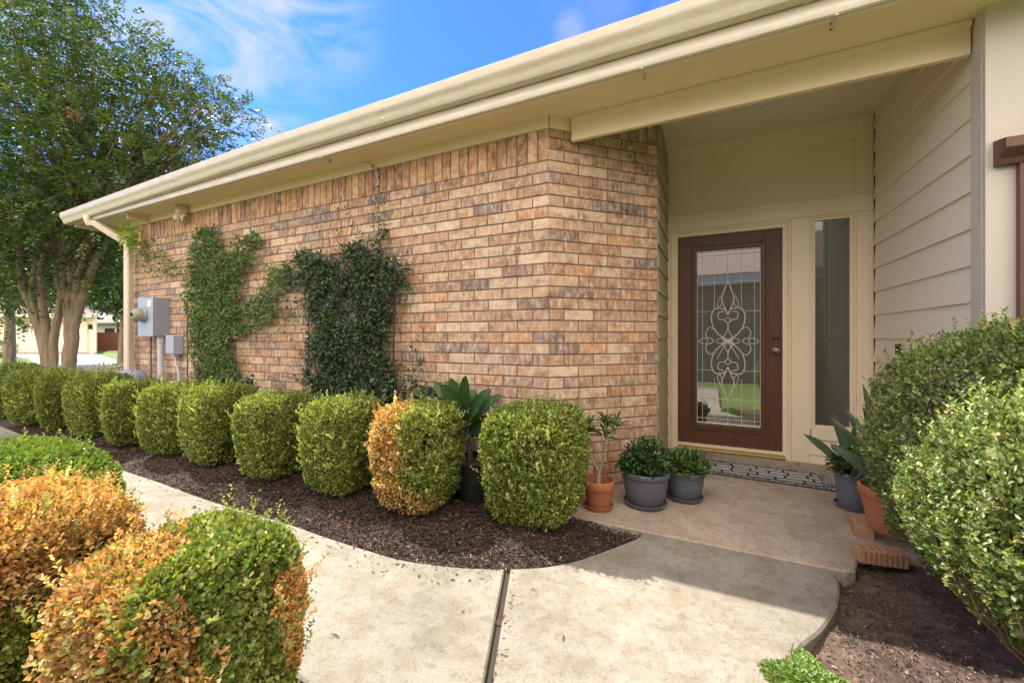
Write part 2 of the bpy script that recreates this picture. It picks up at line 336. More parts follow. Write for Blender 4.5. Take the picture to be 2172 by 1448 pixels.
def bush_mesh(root, seed, rx, ry, h, n, size, z0=.04, e=3.0, rough=.05, deadfn=None, depth=.22, cols=GREEN, w=GW, shoots=0, stems=90, oval=True, taper=.12, trim=None, mat='leaf'):
    rng = np.random.default_rng(seed)
    d = unit(rng.normal(0, 1, (int(n*1.15), 3))); d = d[:int(n)]
    hz = h/2
    r = (np.abs(d[:, 0]/rx)**e+np.abs(d[:, 1]/ry)**e+np.abs(d[:, 2]/hz)**e)**(-1/e)
    q = d*r[:, None]
    g = np.sign(q)*np.abs(q/np.array([rx, ry, hz]))**(e-1)/np.array([rx, ry, hz]); g = unit(g)
    q = q*(1+rough*lump(q, seed+5, 9/max(rx, .3))[:, None])
    u = rng.random(len(q))**1.7
    q = q-g*(u*depth*min(rx, ry, 1))[:, None]
    # thin patches: leaves pushed away where stems show
    zz = (q[:, 2]+hz)/h
    q[:, :2] *= (1-taper*np.clip(.55-zz, 0, 1)/.55)[:, None]
    q[:, 2] += hz+z0
    keep = rng.random(len(q)) < np.clip(1.0-.72*(clump(q, 14, seed+9) < -.34)*(zz < .8), .2, 1)
    q, g, u, zz = q[keep], g[keep], u[keep], zz[keep]
    m = len(q)
    D = g*.75+rng.normal(0, .55, (m, 3))+np.array([0, 0, .35]); Nn = g+rng.normal(0, .55, (m, 3))+np.array([0, 0, .3])
    C = pal(rng, m, cols, w); C *= (1+.16*clump(q, 6, seed+3))[:, None]
    L = size*rng.uniform(.7, 1.3, m); W = L*rng.uniform(.5, .7, m)
    if deadfn is not None:
        dm = deadfn(q, rng); nd = int(dm.sum()); dc = pal(rng, nd, DEAD, [.4, .2, .28, .12], .22)
        dc *= (1+.22*clump(q[dm], 9, seed+4))[:, None]; C[dm] = dc
        W[dm] *= rng.uniform(.55, 1.0, nd)
    if shoots:
        P2 = []; D2 = []; N2 = []; C2 = []
        idx = rng.choice(m, shoots)
        for i in idx:
            if g[i, 2] < -.1: continue
            ln = rng.uniform(.02, .085); ax = unit((g[i]*.6+np.array([0, 0, .9])+rng.normal(0, .25, 3))[None])[0]
            kk = int(rng.integers(6, 11))
            for j in range(kk):
                t = (j+1)/kk; an = j*2.4; sd = np.array([math.cos(an), math.sin(an), .4])
                P2.append(q[i]+g[i]*u[i]*depth*.3+ax*ln*t); D2.append(sd+ax*.5); N2.append(ax+rng.normal(0, .3, 3)); C2.append(C[i]*rng.uniform(.9, 1.35))
        if P2:
            k2 = len(P2); q = np.concatenate([q, P2]); D = np.concatenate([D, D2]); Nn = np.concatenate([Nn, N2]); C = np.concatenate([C, np.clip(C2, 0, .85)])
            L = np.concatenate([L, size*rng.uniform(.6, 1.1, k2)]); W = np.concatenate([W, size*rng.uniform(.35, .6, k2)])
    if trim is not None:
        k = trim(q); q, D, Nn, C, L, W = q[k], D[k], Nn[k], C[k], L[k], W[k]
    fo = leaves('foliage', q, D, Nn, L, W, C, root, mat, oval=oval)
    b = MB(); rr = random.Random(seed)
    for i in range(stems):
        a = rr.uniform(0, 2*math.pi); t = rr.uniform(.15, 1.0); zt = z0+h*t*.93
        f = (1-(abs(2*t-1))**e)**(1/e)*rr.uniform(.90, 1.0)*(1-taper*max(0, .55-t)/.55)
        ca_, sa_ = math.cos(a), math.sin(a); rad = (abs(ca_/rx)**e+abs(sa_/ry)**e)**(-1/e)*f
        p0 = Vector((ca_*rx*.12, sa_*ry*.12, 0)); p3 = Vector((ca_*rad, sa_*rad, zt))
        p1 = p0.lerp(p3, .4)+Vector((rr.uniform(-.02, .02), rr.uniform(-.02, .02), -.08*h)); p2 = Vector((p3.x*.93, p3.y*.93, z0+(zt-z0)*.72))
        b.tube([p0, p1, p2, p3], [.006, .0042, .003, .0016], 4, False)
    b.tube([(0, 0, -.05), (.01, 0, .1), (0, .01, h*.4)], [.02, .017, .01], 7)
    b.build('branches', M['twig'], root)
    return fo
def copy_tree(o, parent=None):
    c = o.copy(); scene.collection.objects.link(c); c.parent = parent
    for ch in [x for x in scene.objects if x.parent == o]: copy_tree(ch, c)
    return c
# ================================================================== SETTING
def sheet(name, pts, z, mat, thick=0.0, kind='structure', rim=None):
    b = MB(); n = len(pts)
    b.add([(p[0], p[1], z) for p in pts], [tuple(range(n))])
    if thick: b.add([(p[0], p[1], z) for p in pts]+[(p[0], p[1], z-thick) for p in pts], [(i, n+i, n+(i+1) % n, (i+1) % n) for i in range(n)])
    o = b.build(name, mat); o['kind'] = kind; return o
sheet('ground', [(-400, -400), (400, -400), (400, 400), (-400, 400)], -.075, M['lawn'])
# the mulch bed along the wall, gently mounded
def bedheight(x, y): return .012*math.sin(x*5+y*3)+.012*math.sin(x*11-y*7+1)
def grid(name, x0, x1, y0, y1, nx, ny, hf, mat):
    b = MB(); vs = []; fs = []
    for j in range(ny+1):
        for i in range(nx+1):
            x = x0+(x1-x0)*i/nx; y = y0+(y1-y0)*j/ny; vs.append((x, y, hf(x, y)))
    for j in range(ny):
        for i in range(nx): a = j*(nx+1)+i; fs.append((a, a+1, a+nx+2, a+nx+1))
    b.add(vs, fs); o = b.build(name, mat, None, True); o['kind'] = 'structure'; return o
bx = [-.97, -1.74, -2.42, -3.19, -3.99, -4.7, -5.5, -6.34, -7.15, -7.9, -8.9]
def wallbed(x, y):
    m = 0
    for c in bx: m += .035*math.exp(-((x-c)**2+(y-2.2)**2)/.09)
    if x > -.80+(2.62-y)*.0 and y > 2.44: return -.06
    return -.028+m+bedheight(x, y)*.7+min(.03, max(0, (y-1.8)*.06))
grid('mulch_bed', -13, -.30, 1.45, 2.86, 300, 44, lambda x, y: wallbed(x, y) if y > 1.72 or x < -2 else wallbed(x, y)-.0, M['mulch'])
grid('planting_bed_near_walk', -9, -.55, -1.2, 1.05, 60, 20, lambda x, y: -.035+bedheight(x, y)*.6, M['mulch'])
grid('bare_soil_bed', .1, 3.2, .9, 2.9, 90, 60, lambda x, y: -.04+bedheight(x*1.3, y)*.8+.012*math.sin(x*17+y*13), M['dirt'])
# walkway: two curved slabs with an open joint between them
edge = [G(*p) for p in ((60, 925), (150, 950), (230, 985), (340, 1022), (430, 1055), (520, 1083), (620, 1112), (700, 1140), (780, 1165), (850, 1185), (930, 1197), (1000, 1203), (1070, 1205))]
jt = Vector((-.905, 1.80)); jb = Vector((-.46, .62))
def smoothline(pts, k=5):
    pts = [Vector((p[0], p[1], 0)) for p in pts]; out = []
    for i in range(len(pts)-1):
        p0 = pts[max(i-1, 0)]; p1 = pts[i]; p2 = pts[i+1]; p3 = pts[min(i+2, len(pts)-1)]
        for j in range(k):
            t = j/k; out.append(.5*((2*p1)+(-p0+p2)*t+(2*p0-5*p1+4*p2-p3)*t*t+(-p0+3*p1-3*p2+p3)*t**3))
    out.append(pts[-1]); return out
eL = smoothline([(-14, 2.0), (-10, 1.95)]+[(p.x, p.y) for p in edge])
wl = [(p.x, p.y) for p in eL]+[(jb.x, jb.y), (-.42, .2), (-.42, -1.5), (-.9, -1.5), (-.98, .2), (-1.2, .92), (-2.5, .98), (-5, 1.0), (-14, 1.2)]
def slab(name, pts, z, mat, thick=.1, rad=.008):
    # a slab with a rounded top edge: an inset top ring, then the sides
    n = len(pts); b = MB(); P = [Vector((p[0], p[1])) for p in pts]
    area = sum(P[i].x*P[(i+1) % n].y-P[(i+1) % n].x*P[i].y for i in range(n)); sg = 1 if area > 0 else -1
    ins = []
    for i in range(n):
        d1 = (P[i]-P[i-1]).normalized(); d2 = (P[(i+1) % n]-P[i]).normalized(); t = (d1+d2)
        t = t.normalized() if t.length > 1e-3 else d1
        ins.append(P[i]+Vector((-t.y, t.x))*sg*rad*1.2)
    vs = [(q.x, q.y, z) for q in ins]+[(q.x, q.y, z-rad) for q in P]+[(q.x, q.y, z-thick) for q in P]
    fs = [tuple(range(n))]
    for k in (0, n):
        for i in range(n): fs.append((k+i, k+n+i, k+n+(i+1) % n, k+(i+1) % n))
    b.add(vs, fs); o = b.build(name, mat); o['kind'] = 'structure'; return o
slab('walkway_left_slab', wl, 0, M['walk'])
redge = [G(*p) for p in ((1083, 1205), (1160, 1200), (1230, 1185), (1300, 1160), (1375, 1131))]
rr_ = smoothline([(p.x, p.y) for p in redge])
rb = smoothline([(.525, 2.482), (.545, 2.40), (.50, 2.2), (.40, 1.97), (.29, 1.79), (.21, 1.55), (.17, 1.3), (.16, 1.0), (.16, .2), (.16, -1.5)])
wr = [(p.x, p.y) for p in rr_]+[(.525, 2.482)]+[(p.x, p.y) for p in rb[1:]]+[(-.395, -1.5), (-.398, .2), (jb.x+.024, jb.y+.005)]
slab('walkway_right_slab', wr, 0, M['walk'])
slab('porch_floor', [(-.80, 2.492), (-.3, 2.492), (.60, 2.492), (.64, 2.52), (.70, 2.70), (1.30, 2.78), (1.30, 4.40), (-.5, 4.40), (-.5, 3.45), (-1.1, 2.80), (-.95, 2.62)], .004, M['porch'])
b = MB(); b.box(-.95, -.38, .3, 2.0, -.09, -.02); b.build('joint_soil', M['edging'])['kind'] = 'structure'
# far setting on the left: driveways and lawns
fr = Matrix.Rotation(CA, 4, 'Z')   # frame whose x runs along the picture's right and y along the view
def FR(l, d, z=0): return fr @ Vector((l, d, z))
def fsheet(name, pts, z, mat):
    return sheet(name, [FR(*p) for p in pts], z, mat)
fsheet('driveway', [(-60, 30.6), (-31.4, 30.6), (-18.7, 19.7), (-12.5, 13.5), (-15.5, 13.6), (-27.9, 23.5), (-36, 28), (-60, 29)], -.066, M['drive'])
# ================================================================== HOUSE
house = empty('brick_house', (-1, 3, 0), label='single-storey tan brick house with cream eaves, covered porch and brown front door', cat='house')
HI = Matrix.Translation(house.location).inverted()
def part(mb, name, mat, parent=None, **k):
    """vertices are world coordinates; the house root is only a translation"""
    p = parent or house
    off = Vector(house.location)
    mb.v = [tuple(Vector(v)-off) for v in mb.v]
    return mb.build(name, M[mat], p, **k)
CX, CY = -1.05, 2.78; EX, EY = -.381, 3.449
COL = [(.395, .245, .16), (.455, .305, .205), (.345, .215, .15), (.54, .405, .295), (.37, .205, .125), (.245, .16, .13), (.215, .15, .13), (.44, .235, .12)]
CWT = [.22, .2, .13, .15, .1, .08, .05, .07]
rb_ = random.Random(4)
def brick(b, O, ux, un, u0, u1, z0, z1, dep=.0):
    """a brick whose front lies on the plane through O spanned by ux and up, proud along un"""
    c = rb_.choices(COL, CWT)[0]; j = rb_.uniform(.86, 1.14); b.col = tuple(v*j for v in c)
    pr = .007+rb_.uniform(-.0015, .002); ch = .003
    def P(u, z, n): return O+ux*u+Vector((0, 0, z))+un*n
    vs = [P(u0, z0, -.01), P(u1, z0, -.01), P(u1, z1, -.01), P(u0, z1, -.01), P(u0, z0, pr-ch), P(u1, z0, pr-ch), P(u1, z1, pr-ch), P(u0, z1, pr-ch),
          P(u0+ch, z0+ch, pr), P(u1-ch, z0+ch, pr), P(u1-ch, z1-ch, pr), P(u0+ch, z1-ch, pr)]
    fs = []
    for k in (0, 4):
        for i in range(4): fs.append((k+i, k+(i+1) % 4, k+4+(i+1) % 4, k+4+i))
    fs.append((8, 9, 10, 11)); b.add(vs, fs)
CO = .083; MJ = .0095; BL = .25
ZS = 2.423
fw = MB(); O = Vector((CX, CY, 0)); ux = Vector((-1, 0, 0)); un = Vector((0, -1, 0)); WL = 6.08
row = 0; z = ZS
while z > -.05:
    u = 0.0; first = BL if row % 2 == 0 else BL/2
    e_ = first
    while u < WL:
        b1 = min(e_, WL); brick(fw, O, ux, un, u+(0 if u == 0 else MJ/2), b1-MJ/2, z-CO+MJ/2, z-MJ/2); u = e_; e_ = u+BL*rb_.uniform(.985, 1.015)
    z -= CO; row += 1
u = 0
while u < WL:
    brick(fw, O, ux, un, u+(0 if u == 0 else MJ/2), min(u+.0795, WL), ZS+MJ/2, 2.66); u += .085
    fw.c[-12:] = [(c[0]*1.02, c[1]*.86, c[2]*.62) for c in fw.c[-12:]]
part(fw, 'front_brick_wall', 'brick')
aw = MB(); ux = Vector((1, 1, 0)).normalized(); un = Vector((1, -1, 0)).normalized(); AL = (Vector((EX, EY))-Vector((CX, CY))).length
row = 0; z = ZS+CO*3
while z > -.02:
    u = 0; e_ = (.125 if row % 2 == 0 else .25)*.96
    while u < AL-.02:
        b1 = min(e_, AL); brick(aw, O, ux, un, u+(0 if u == 0 else MJ/2), b1-(MJ/2 if b1 < AL else 0), z-CO+MJ/2, z-MJ/2); u = e_; e_ = u+.245*rb_.uniform(.985, 1.015)
    z -= CO; row += 1
u = 0
while u < AL-.02:
    brick(aw, O, ux, un, u+MJ/2, min(u+.0795, AL), ZS+CO*3+MJ/2, ZS+CO*3+.235); u += .085
part(aw, 'angled_brick_wall', 'brick')
mo = MB()
mo.add([(CX-WL, CY, -.1), (CX, CY, -.1), (CX, CY, 2.98), (CX-WL, CY, 2.98)], [(0, 1, 2, 3)])
mo.add([(CX, CY, -.1), (EX, EY, -.1), (EX, EY, 3.0), (CX, CY, 3.0)], [(0, 1, 2, 3)])
mo.add([(CX-WL, CY, -.1), (CX-WL, CY+6, -.1), (CX-WL, CY+6, 2.98), (CX-WL, CY, 2.98)], [(3, 2, 1, 0)])
part(mo, 'mortar', 'mortar')
# entry walls of lapped boards
def siding(b, axis, c, sgn, a0, a1, z0, z1, ex, phase):
    """boards facing sgn along the other axis"""
    z = phase
    while z > z0: z -= ex
    while z < z1:
        lo = max(z, z0); hi = min(z+ex+.02, z1)
        if hi-lo > .01:
            pr = [(c+sgn*.018, lo), (c+sgn*.004, hi), (c-sgn*.004, hi), (c-sgn*.004, lo)]
            b.extr(pr, a0, a1, 'y' if axis == 'x' else 'x')
        z += ex
sr = MB(); siding(sr, 'x', 1.22, -1, 2.885, 4.27, .02, 3.0, .189, 1.318); part(sr, 'porch_side_siding', 'cream_siding')
sb = MB(); sb.box(1.222, 1.40, 2.80, 4.5, -.05, 3.0); part(sb, 'porch_side_wall', 'black')
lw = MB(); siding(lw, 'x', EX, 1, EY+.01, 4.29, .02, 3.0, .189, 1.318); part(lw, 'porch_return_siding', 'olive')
lb = MB(); lb.box(-.9, EX-.006, EY+.012, 4.5, -.05, 3.0); part(lb, 'porch_return_wall', 'black')
cb = MB(); cb.box(1.195, 1.235, 2.79, 2.885, 0, 2.98); cb.box(1.196, 1.33, 2.762, 2.789, 0, 2.98); part(cb, 'corner_board', 'cornerpaint', bevel=.002)
fs2 = MB(); siding(fs2, 'y', 2.79, -1, 1.332, 3.2, .1, 3.0, .189, 1.318); part(fs2, 'right_front_siding', 'cream_siding')
fb = MB(); fb.box(1.33, 3.2, 2.797, 2.95, -.05, 3.0); part(fb, 'right_front_wall', 'cream')
# door wall
Y0 = 4.31
dw = MB()
dw.box(-.385, 1.22, Y0+.012, Y0+.16, 2.182+.12, 2.33, None)     # placeholder strip behind the header
part(dw, 'header_backing', 'cream')
tr = MB()
tr.box(-.385, -.345, Y0-.012, Y0+.02, .05, 2.18)                  # left casing outer
tr.box(-.385, 1.212, Y0-.012, Y0+.02, 2.184, 2.332)               # header board
tr.box(.650, .782, Y0-.014, Y0+.02, .052, 2.182)                  # mullion board
tr.box(1.098, 1.212, Y0-.012, Y0+.02, .03, 2.182)                 # right board
tr.box(1.098, 1.212, Y0-.012, Y0+.02, 2.334, 2.97)
tr.box(-.385, 1.096, Y0-.012, Y0+.02, 2.80, 2.97)
tr.box(.792, 1.094, Y0-.020, Y0+.018, .262, .345)                 # sill board under sidelight
part(tr, 'entry_trim', 'cream', bevel=.002)
tp = MB(); tp.box(-.40, 1.12, Y0+.0215, Y0+.06, 2.31, 2.985); tp.box(-.385, 1.098, Y0+.006, Y0+.021, 2.333, 2.375); part(tp, 'transom_panel', 'cream')
sd = MB(); siding(sd, 'y', Y0+.005, -1, .783, 1.097, .035, .262, .135, .262-.135); part(sd, 'panel_below_sidelight', 'cream_siding')
gp = MB(); gp.box(1.2125, 1.219, Y0-.02, Y0+.02, .02, 2.8); part(gp, 'corner_gap', 'black'); gp = MB(); gp.box(-.3855, -.377, Y0-.012, Y0+.0, .02, 2.8); part(gp, 'corner_gap', 'black')
st = MB(); st.box(-.385, 1.22, Y0-.03, Y0+.1, -.02, .052); part(st, 'door_sill_step', 'porch', bevel=.005)
cl_ = MB(); cl_.box(-1.2, 1.4, 2.90, 4.5, 2.966, 3.02); part(cl_, 'porch_ceiling', 'ceiling')
# front door
door = MB(); X0, X1, Z0, Z1 = -.280, .602, .105, 2.122; gx0, gx1, gz0, gz1 = -.112, .424, .305, 1.972; yd = Y0+.035
def frame(b, x0, x1, z0, z1, a, y0, y1):
    b.box(x0, x0+a, y0, y1, z0, z1); b.box(x1-a, x1, y0, y1, z0, z1); b.box(x0+a, x1-a, y0, y1, z0, z0+a); b.box(x0+a, x1-a, y0, y1, z1-a, z1)
door.box(X0, gx0-.012, yd, yd+.045, Z0, Z1); door.box(gx1+.012, X1, yd, yd+.045, Z0, Z1)
door.box(gx0-.012, gx1+.012, yd+.001, yd+.045, Z0, gz0-.012); door.box(gx0-.012, gx1+.012, yd+.001, yd+.045, gz1+.012, Z1)
dr = part(door, 'front_door', 'reddoor', bevel=.002)
ml = MB(); frame(ml, gx0-.055, gx1+.055, gz0-.055, gz1+.055, .018, yd-.010, yd-.0005); frame(ml, gx0-.034, gx1+.034, gz0-.034, gz1+.034, .034, yd-.016, yd-.0005); frame(ml, gx0-.012, gx1+.012, gz0-.012, gz1+.012, .012, yd-.006, yd+.02)
part(ml, 'glass_moulding', 'reddoor', dr, bevel=.003)
gl = MB(); gl.box(gx0, gx1, yd+.012, yd+.018, gz0, gz1); part(gl, 'door_glass', 'glass', dr)
# leaded pattern
cm_ = MB(); yl = yd+.008; gw = (gx1-gx0)/2; gcx = (gx0+gx1)/2; gh = gz1-gz0
def came(pts, r=.0042):
    P = [(gcx+u*gw, yl, gz1-v*gh) for u, v in pts]
    sm = smoothc(P) if len(P) > 2 else P
    cm_.tube(sm, r*1.25, 6)
def smoothc(P, k=5):
    P = [Vector(p) for p in P]; out = []
    for i in range(len(P)-1):
        p0 = P[max(i-1, 0)]; p1 = P[i]; p2 = P[i+1]; p3 = P[min(i+2, len(P)-1)]
        for j in range(k):
            t = j/k; out.append(.5*((2*p1)+(-p0+p2)*t+(2*p0-5*p1+4*p2-p3)*t*t+(-p0+3*p1-3*p2+p3)*t**3))
    out.append(P[-1]); return out
def both(pts, r=.0032):
    came(pts, r); came([(-u, v) for u, v in pts], r)
both([(.985, .006), (.985, .994)], .0028); came([(-.985, .008), (.985, .008)], .004); came([(-.985, .992), (.985, .992)], .004)
both([(.81, .008), (.81, .992)], .0022)
both([(.42, .008), (.42, .335)], .0022); both([(.42, .735), (.42, .992)], .0022); came([(0, .008), (0, .19)], .0025); came([(0, .86), (0, .992)], .0025)
came([(-.985, .185), (.985, .185)], .0022); came([(-.985, .03), (.985, .03)], .0018); came([(-.985, .965), (.985, .965)], .0018)
both([(.50, .352), (.985, .352)], .0022); both([(.50, .688), (.985, .688)], .0022); came([(-.985, .85), (.985, .85)], .0022)
for s_ in (0, 1):                      # the ornament is mirrored about its middle
    v = (lambda t: t) if s_ == 0 else (lambda t: 1.04-t)
    both([(0, v(.185)), (.10, v(.225)), (.19, v(.285)), (.10, v(.33)), (0, v(.372))], .0045)
    both([(.22, v(.26)), (.33, v(.315)), (.24, v(.325)), (.17, v(.30))], .003)
    both([(.06, v(.345)), (.22, v(.335)), (.42, v(.338)), (.52, v(.375)), (.50, v(.42)), (.42, v(.455)), (.24, v(.49)), (0, v(.515))], .0045)
    both([(.12, v(.352)), (.30, v(.36)), (.28, v(.395)), (.14, v(.40)), (.05, v(.41))], .0035)
    both([(0, v(.385)), (.09, v(.402)), (0, v(.42)), (.0, v(.42))], .0028)
    both([(0, v(.42)), (.02, v(.46)), (.16, v(.51)), (.02, v(.52))], .0035)
    both([(.42, v(.455)), (.58, v(.443)), (.70, v(.47)), (.66, v(.50)), (.54, v(.505)), (.44, v(.52))], .0035)
both([(.0, .52), (.22, .505), (.36, .52), (.22, .535), (0, .52)], .003); both([(.62, .52), (.74, .503), (.93, .52), (.74, .537), (.62, .52)], .003)
both([(.03, .522), (-.16, .565), (-.34, .62)], .003)
part(cm_, 'leaded_pattern', 'lead', dr, smooth=True)
kn = MB(); MX = Matrix.Rotation(R(90), 4, 'X')
kn.lathe([(0.001, .060), (.018, .058), (.027, .046), (.024, .034), (.011, .026), (.010, .012), (.026, .008), (.030, 0)], (.536, yd, 1.022), 20, MX)
part(kn, 'door_knob', 'nickel', dr, smooth=True)
db = MB(); db.tube([(.512, yd-.012, 1.148), (.520, yd-.014, 1.130), (.538, yd-.015, 1.122), (.556, yd-.014, 1.130), (.562, yd-.012, 1.148)], .0045, 6); part(db, 'door_hook', 'black', dr, smooth=True)
df = MB()
frame(df, -.343, .648, .052, 2.18, .016, Y0-.020, Y0+.035); frame(df, -.327, .632, .068, 2.164, .012, Y0-.008, Y0+.035); frame(df, -.315, .620, .08, 2.152, .034, Y0+.006, Y0+.08)
df.v = [(x, y, z) for x, y, z in df.v]
part(df, 'door_frame', 'cream', dr, bevel=.002)
th = MB(); th.extr([(Y0-.03, .053), (Y0-.03, .075), (Y0-.022, .083), (Y0+.03, .100), (Y0+.075, .100), (Y0+.075, .053)], -.281, .603); part(th, 'threshold', 'brass', dr, bevel=.002)
# sidelight
sw = MB(); frame(sw, .783, 1.096, .346, 2.181, .016, Y0-.016, Y0+.02); frame(sw, .799, 1.080, .362, 2.165, .022, Y0-.004, Y0+.03)
wf = part(sw, 'sidelight_window', 'cream', bevel=.002)
sg = MB(); sg.box(.820, 1.059, Y0+.016, Y0+.022, .383, 2.144); part(sg, 'window_glass', 'glass2', wf)
# soffit, frieze, beam, fascia, gutter, roof
YF = 2.53; ZSO = 2.738
so_ = MB(); so_.box(-6.70, 3.2, YF+.033, 2.90, ZSO, ZSO+.02); part(so_, 'soffit', 'soffit')
fz = MB(); fz.box(CX-WL-.02, CX+.004, CY-.022, CY+.02, 2.652, ZSO-.001)
T = Matrix.Translation((CX, CY, 0)) @ Matrix.Rotation(R(45), 4, 'Z')
fz.box(0, .20, -.022, .02, 2.652, ZSO-.001, T); part(fz, 'frieze_board', 'soffit')
bm = MB(); bm.box(-.905, 1.187, 2.86, 2.895, 2.567, ZSO+.2); bm.box(-.905, 1.187, 2.845, 2.862, 2.70, ZSO-.002); part(bm, 'porch_beam', 'soffit', bevel=.003)
bx_ = MB(); bx_.box(-6.70, -6.68, 2.545, 2.80, 2.655, 2.737); part(bx_, 'soffit_end_return', 'soffit')
rs = MB(); rs.add([(-8.12, 2.47, 2.80), (-6.70, 2.47, 2.80), (-6.70, 6, 2.80), (-8.12, 6, 2.80)], [(0, 1, 2, 3)]); rs.box(-8.10, -8.07, 2.50, 6, 2.70, 2.90); rs.box(-7.20, -7.15, 2.80, 6, 2.60, 2.798)
part(rs, 'gable_soffit', 'cream')
fa = MB(); fa.box(-8.10, 3.2, 2.497, YF-.003, ZSO+.0, 2.95); fa.box(-6.72, 3.2, 2.49, YF-.012, 2.705, ZSO+.012); part(fa, 'fascia', 'cream')
gpz = MB(); gpz.box(-6.70, 3.2, YF-.010, YF+.06, ZSO+.022, ZSO+.05); part(gpz, 'soffit_gap_shade', 'black')  # black strip stands in for the shadow inside the gap
gu = MB()
prof = [(2.494, 2.955), (2.494, 2.812), (2.455, 2.806), (2.425, 2.812), (2.412, 2.832), (2.409, 2.852), (2.398, 2.872), (2.386, 2.886), (2.381, 2.905), (2.381, 2.957), (2.388, 2.962), (2.391, 2.955), (2.391, 2.90), (2.42, 2.83), (2.488, 2.825), (2.488, 2.955)]
def gz(x): return -.0 if x > -4 else (x+4)*.018
xs = [3.2, 0, -2, -4, -6, -8.2]
n = len(prof); vs = []; fsx = []
for x in xs: vs += [(x, p[0], p[1]+gz(x)-.0) for p in prof]
for k in range(len(xs)-1):
    for i in range(n): fsx.append((k*n+i, k*n+(i+1) % n, (k+1)*n+(i+1) % n, (k+1)*n+i))
fsx.append(tuple(range((len(xs)-1)*n, (len(xs))*n)[:10])); gu.add(vs, fsx)
gut = part(gu, 'gutter', 'gutter', smooth=True)
for xj in (-5.3, -2.3, .42):
    b = MB(); pj = [(2.494, 2.808), (2.455, 2.8025), (2.422, 2.809), (2.4095, 2.830), (2.406, 2.851), (2.3955, 2.870), (2.3835, 2.884), (2.3785, 2.904), (2.3785, 2.958), (2.381, 2.958), (2.381, 2.905), (2.386, 2.886), (2.398, 2.872), (2.409, 2.852), (2.412, 2.832), (2.425, 2.812), (2.455, 2.806), (2.494, 2.812)]
    b.extr([(p[0], p[1]+gz(xj)) for p in pj], xj, xj+.035); part(b, 'gutter_seam', 'gutter', gut)
# crown strip below the gutter, the second bright moulding of the fascia
f2 = MB(); f2.extr([(2.489, 2.806), (2.489, 2.712), (2.478, 2.706), (2.468, 2.712), (2.462, 2.730), (2.464, 2.752), (2.474, 2.775), (2.480, 2.806)], -7.6, 3.2); part(f2, 'fascia_moulding', 'gutter', smooth=True)
for x in (-3.05, -.36, .55):
    hk = MB(); hk.box(x, x+.012, 2.462, 2.575, 2.698, 2.7055); hk.box(x, x+.012, 2.563, 2.575, 2.698, 2.737); part(hk, 'gutter_clip', 'gutter')
ds = MB()
def rbox(b, pts, w, d):
    pts = [Vector(p) for p in pts]; base = len(b.v)
    for i, p in enumerate(pts):
        t = (pts[min(i+1, len(pts)-1)]-pts[max(i-1, 0)]).normalized(); a = t.cross(Vector((.92, .39, 0)).normalized()); a = a.normalized() if a.length > .1 else Vector((0, 1, 0)); s = t.cross(a).normalized()
        for (i1, i2) in ((-1, -1), (-.7, -1), (.7, -1), (1, -.7), (1, .7), (.7, 1), (-.7, 1), (-1, .7)):
            b.v.append(tuple(p+s*i1*w/2+a*i2*d/2)); b.c.append(b.col)
    for i in range(len(pts)-1):
        for j in range(8): b.f.append((base+i*8+j, base+i*8+(j+1) % 8, base+(i+1)*8+(j+1) % 8, base+(i+1)*8+j))
q0 = Vector((-7.46, 2.43, 2.76)); q9 = PY(272, 520, 2.68)
rbox(ds, [q0, q0-Vector((0, 0, .05)), q0+Vector((.01, .012, -.10)), q0.lerp(q9, .18)+Vector((0, 0, -.03)), q0.lerp(q9, .55)+Vector((0, 0, -.012)), q9+Vector((-.03, 0, .03)), q9+Vector((0, 0, -.03)), q9+Vector((.0, 0, -.12)), Vector((q9.x, 2.68, 1.0)), Vector((q9.x, 2.68, .12))], .078, .075)
part(ds, 'downspout', 'gutter')
rf = MB(); rf.add([(-8.15, 2.46, 2.95), (3.2, 2.46, 2.95), (3.2, 9, 5.4), (-5.2, 9, 5.4)], [(0, 1, 2, 3)]); rf.add([(-8.15, 2.46, 2.95), (-5.2, 9, 5.4), (-8.15, 14, 2.95)], [(0, 1, 2)]); part(rf, 'roof', 'shingle')
wj = MB(); wj.box(1.33, 3.2, 2.45, 2.79, 2.74, 2.76)
wj.v = wj.v[:0]; wj.f = []; wj.c = []
# brown shutter with a moulded cap at the right edge
shp = MB()
shp.box(1.297, 1.60, 2.732, 2.7605, .35, 1.95)
sh = part(shp, 'window_shutter', 'darkwood', bevel=.003)
shc = MB(); shc.extr([(2.7605, 1.951), (2.728, 1.951), (2.715, 1.975), (2.690, 1.99), (2.670, 2.005), (2.665, 2.01), (2.665, 2.055), (2.7605, 2.075)], 1.222, 1.70); part(shc, 'shutter_cap', 'darkwood', sh)
# things fixed to the house
hook = empty('wall_bracket', (1.195, 3.745, 1.051), label='small black metal bracket on the cream side boards of the porch', cat='bracket')
hb = MB(); hb.box(-.012, .004, -.004, .034, -.035, -.02); hb.box(-.014, .004, .004, .03, -.02, .035); hb.box(-.016, .004, -.012, .03, .022, .04); hb.build('bracket_plate', M['black'], hook)
out = empty('outlet_cover', (1.195, 4.0, .66), label='white outlet cover low on the cream side boards behind the plants', cat='outlet')
ob = MB(); ob.box(-.012, .006, -.04, .04, -.06, .06); ob.build('cover_plate', M['whiteplastic'], out, bevel=.003)
ob = MB(); ob.box(-.014, -.0125, -.02, .02, -.04, .04); ob.build('flap', M['cream'], out)
lt = empty('ceiling_light', (.444, 3.725, 2.966), label='round white recessed light in the porch ceiling', cat='ceiling light')
l1 = MB(); l1.lathe([(.105, -.001), (.105, -.010), (.098, -.014), (.075, -.012), (.070, .0)], n=40); l1.build('trim_ring', M['whiteplastic'], lt, smooth=True)
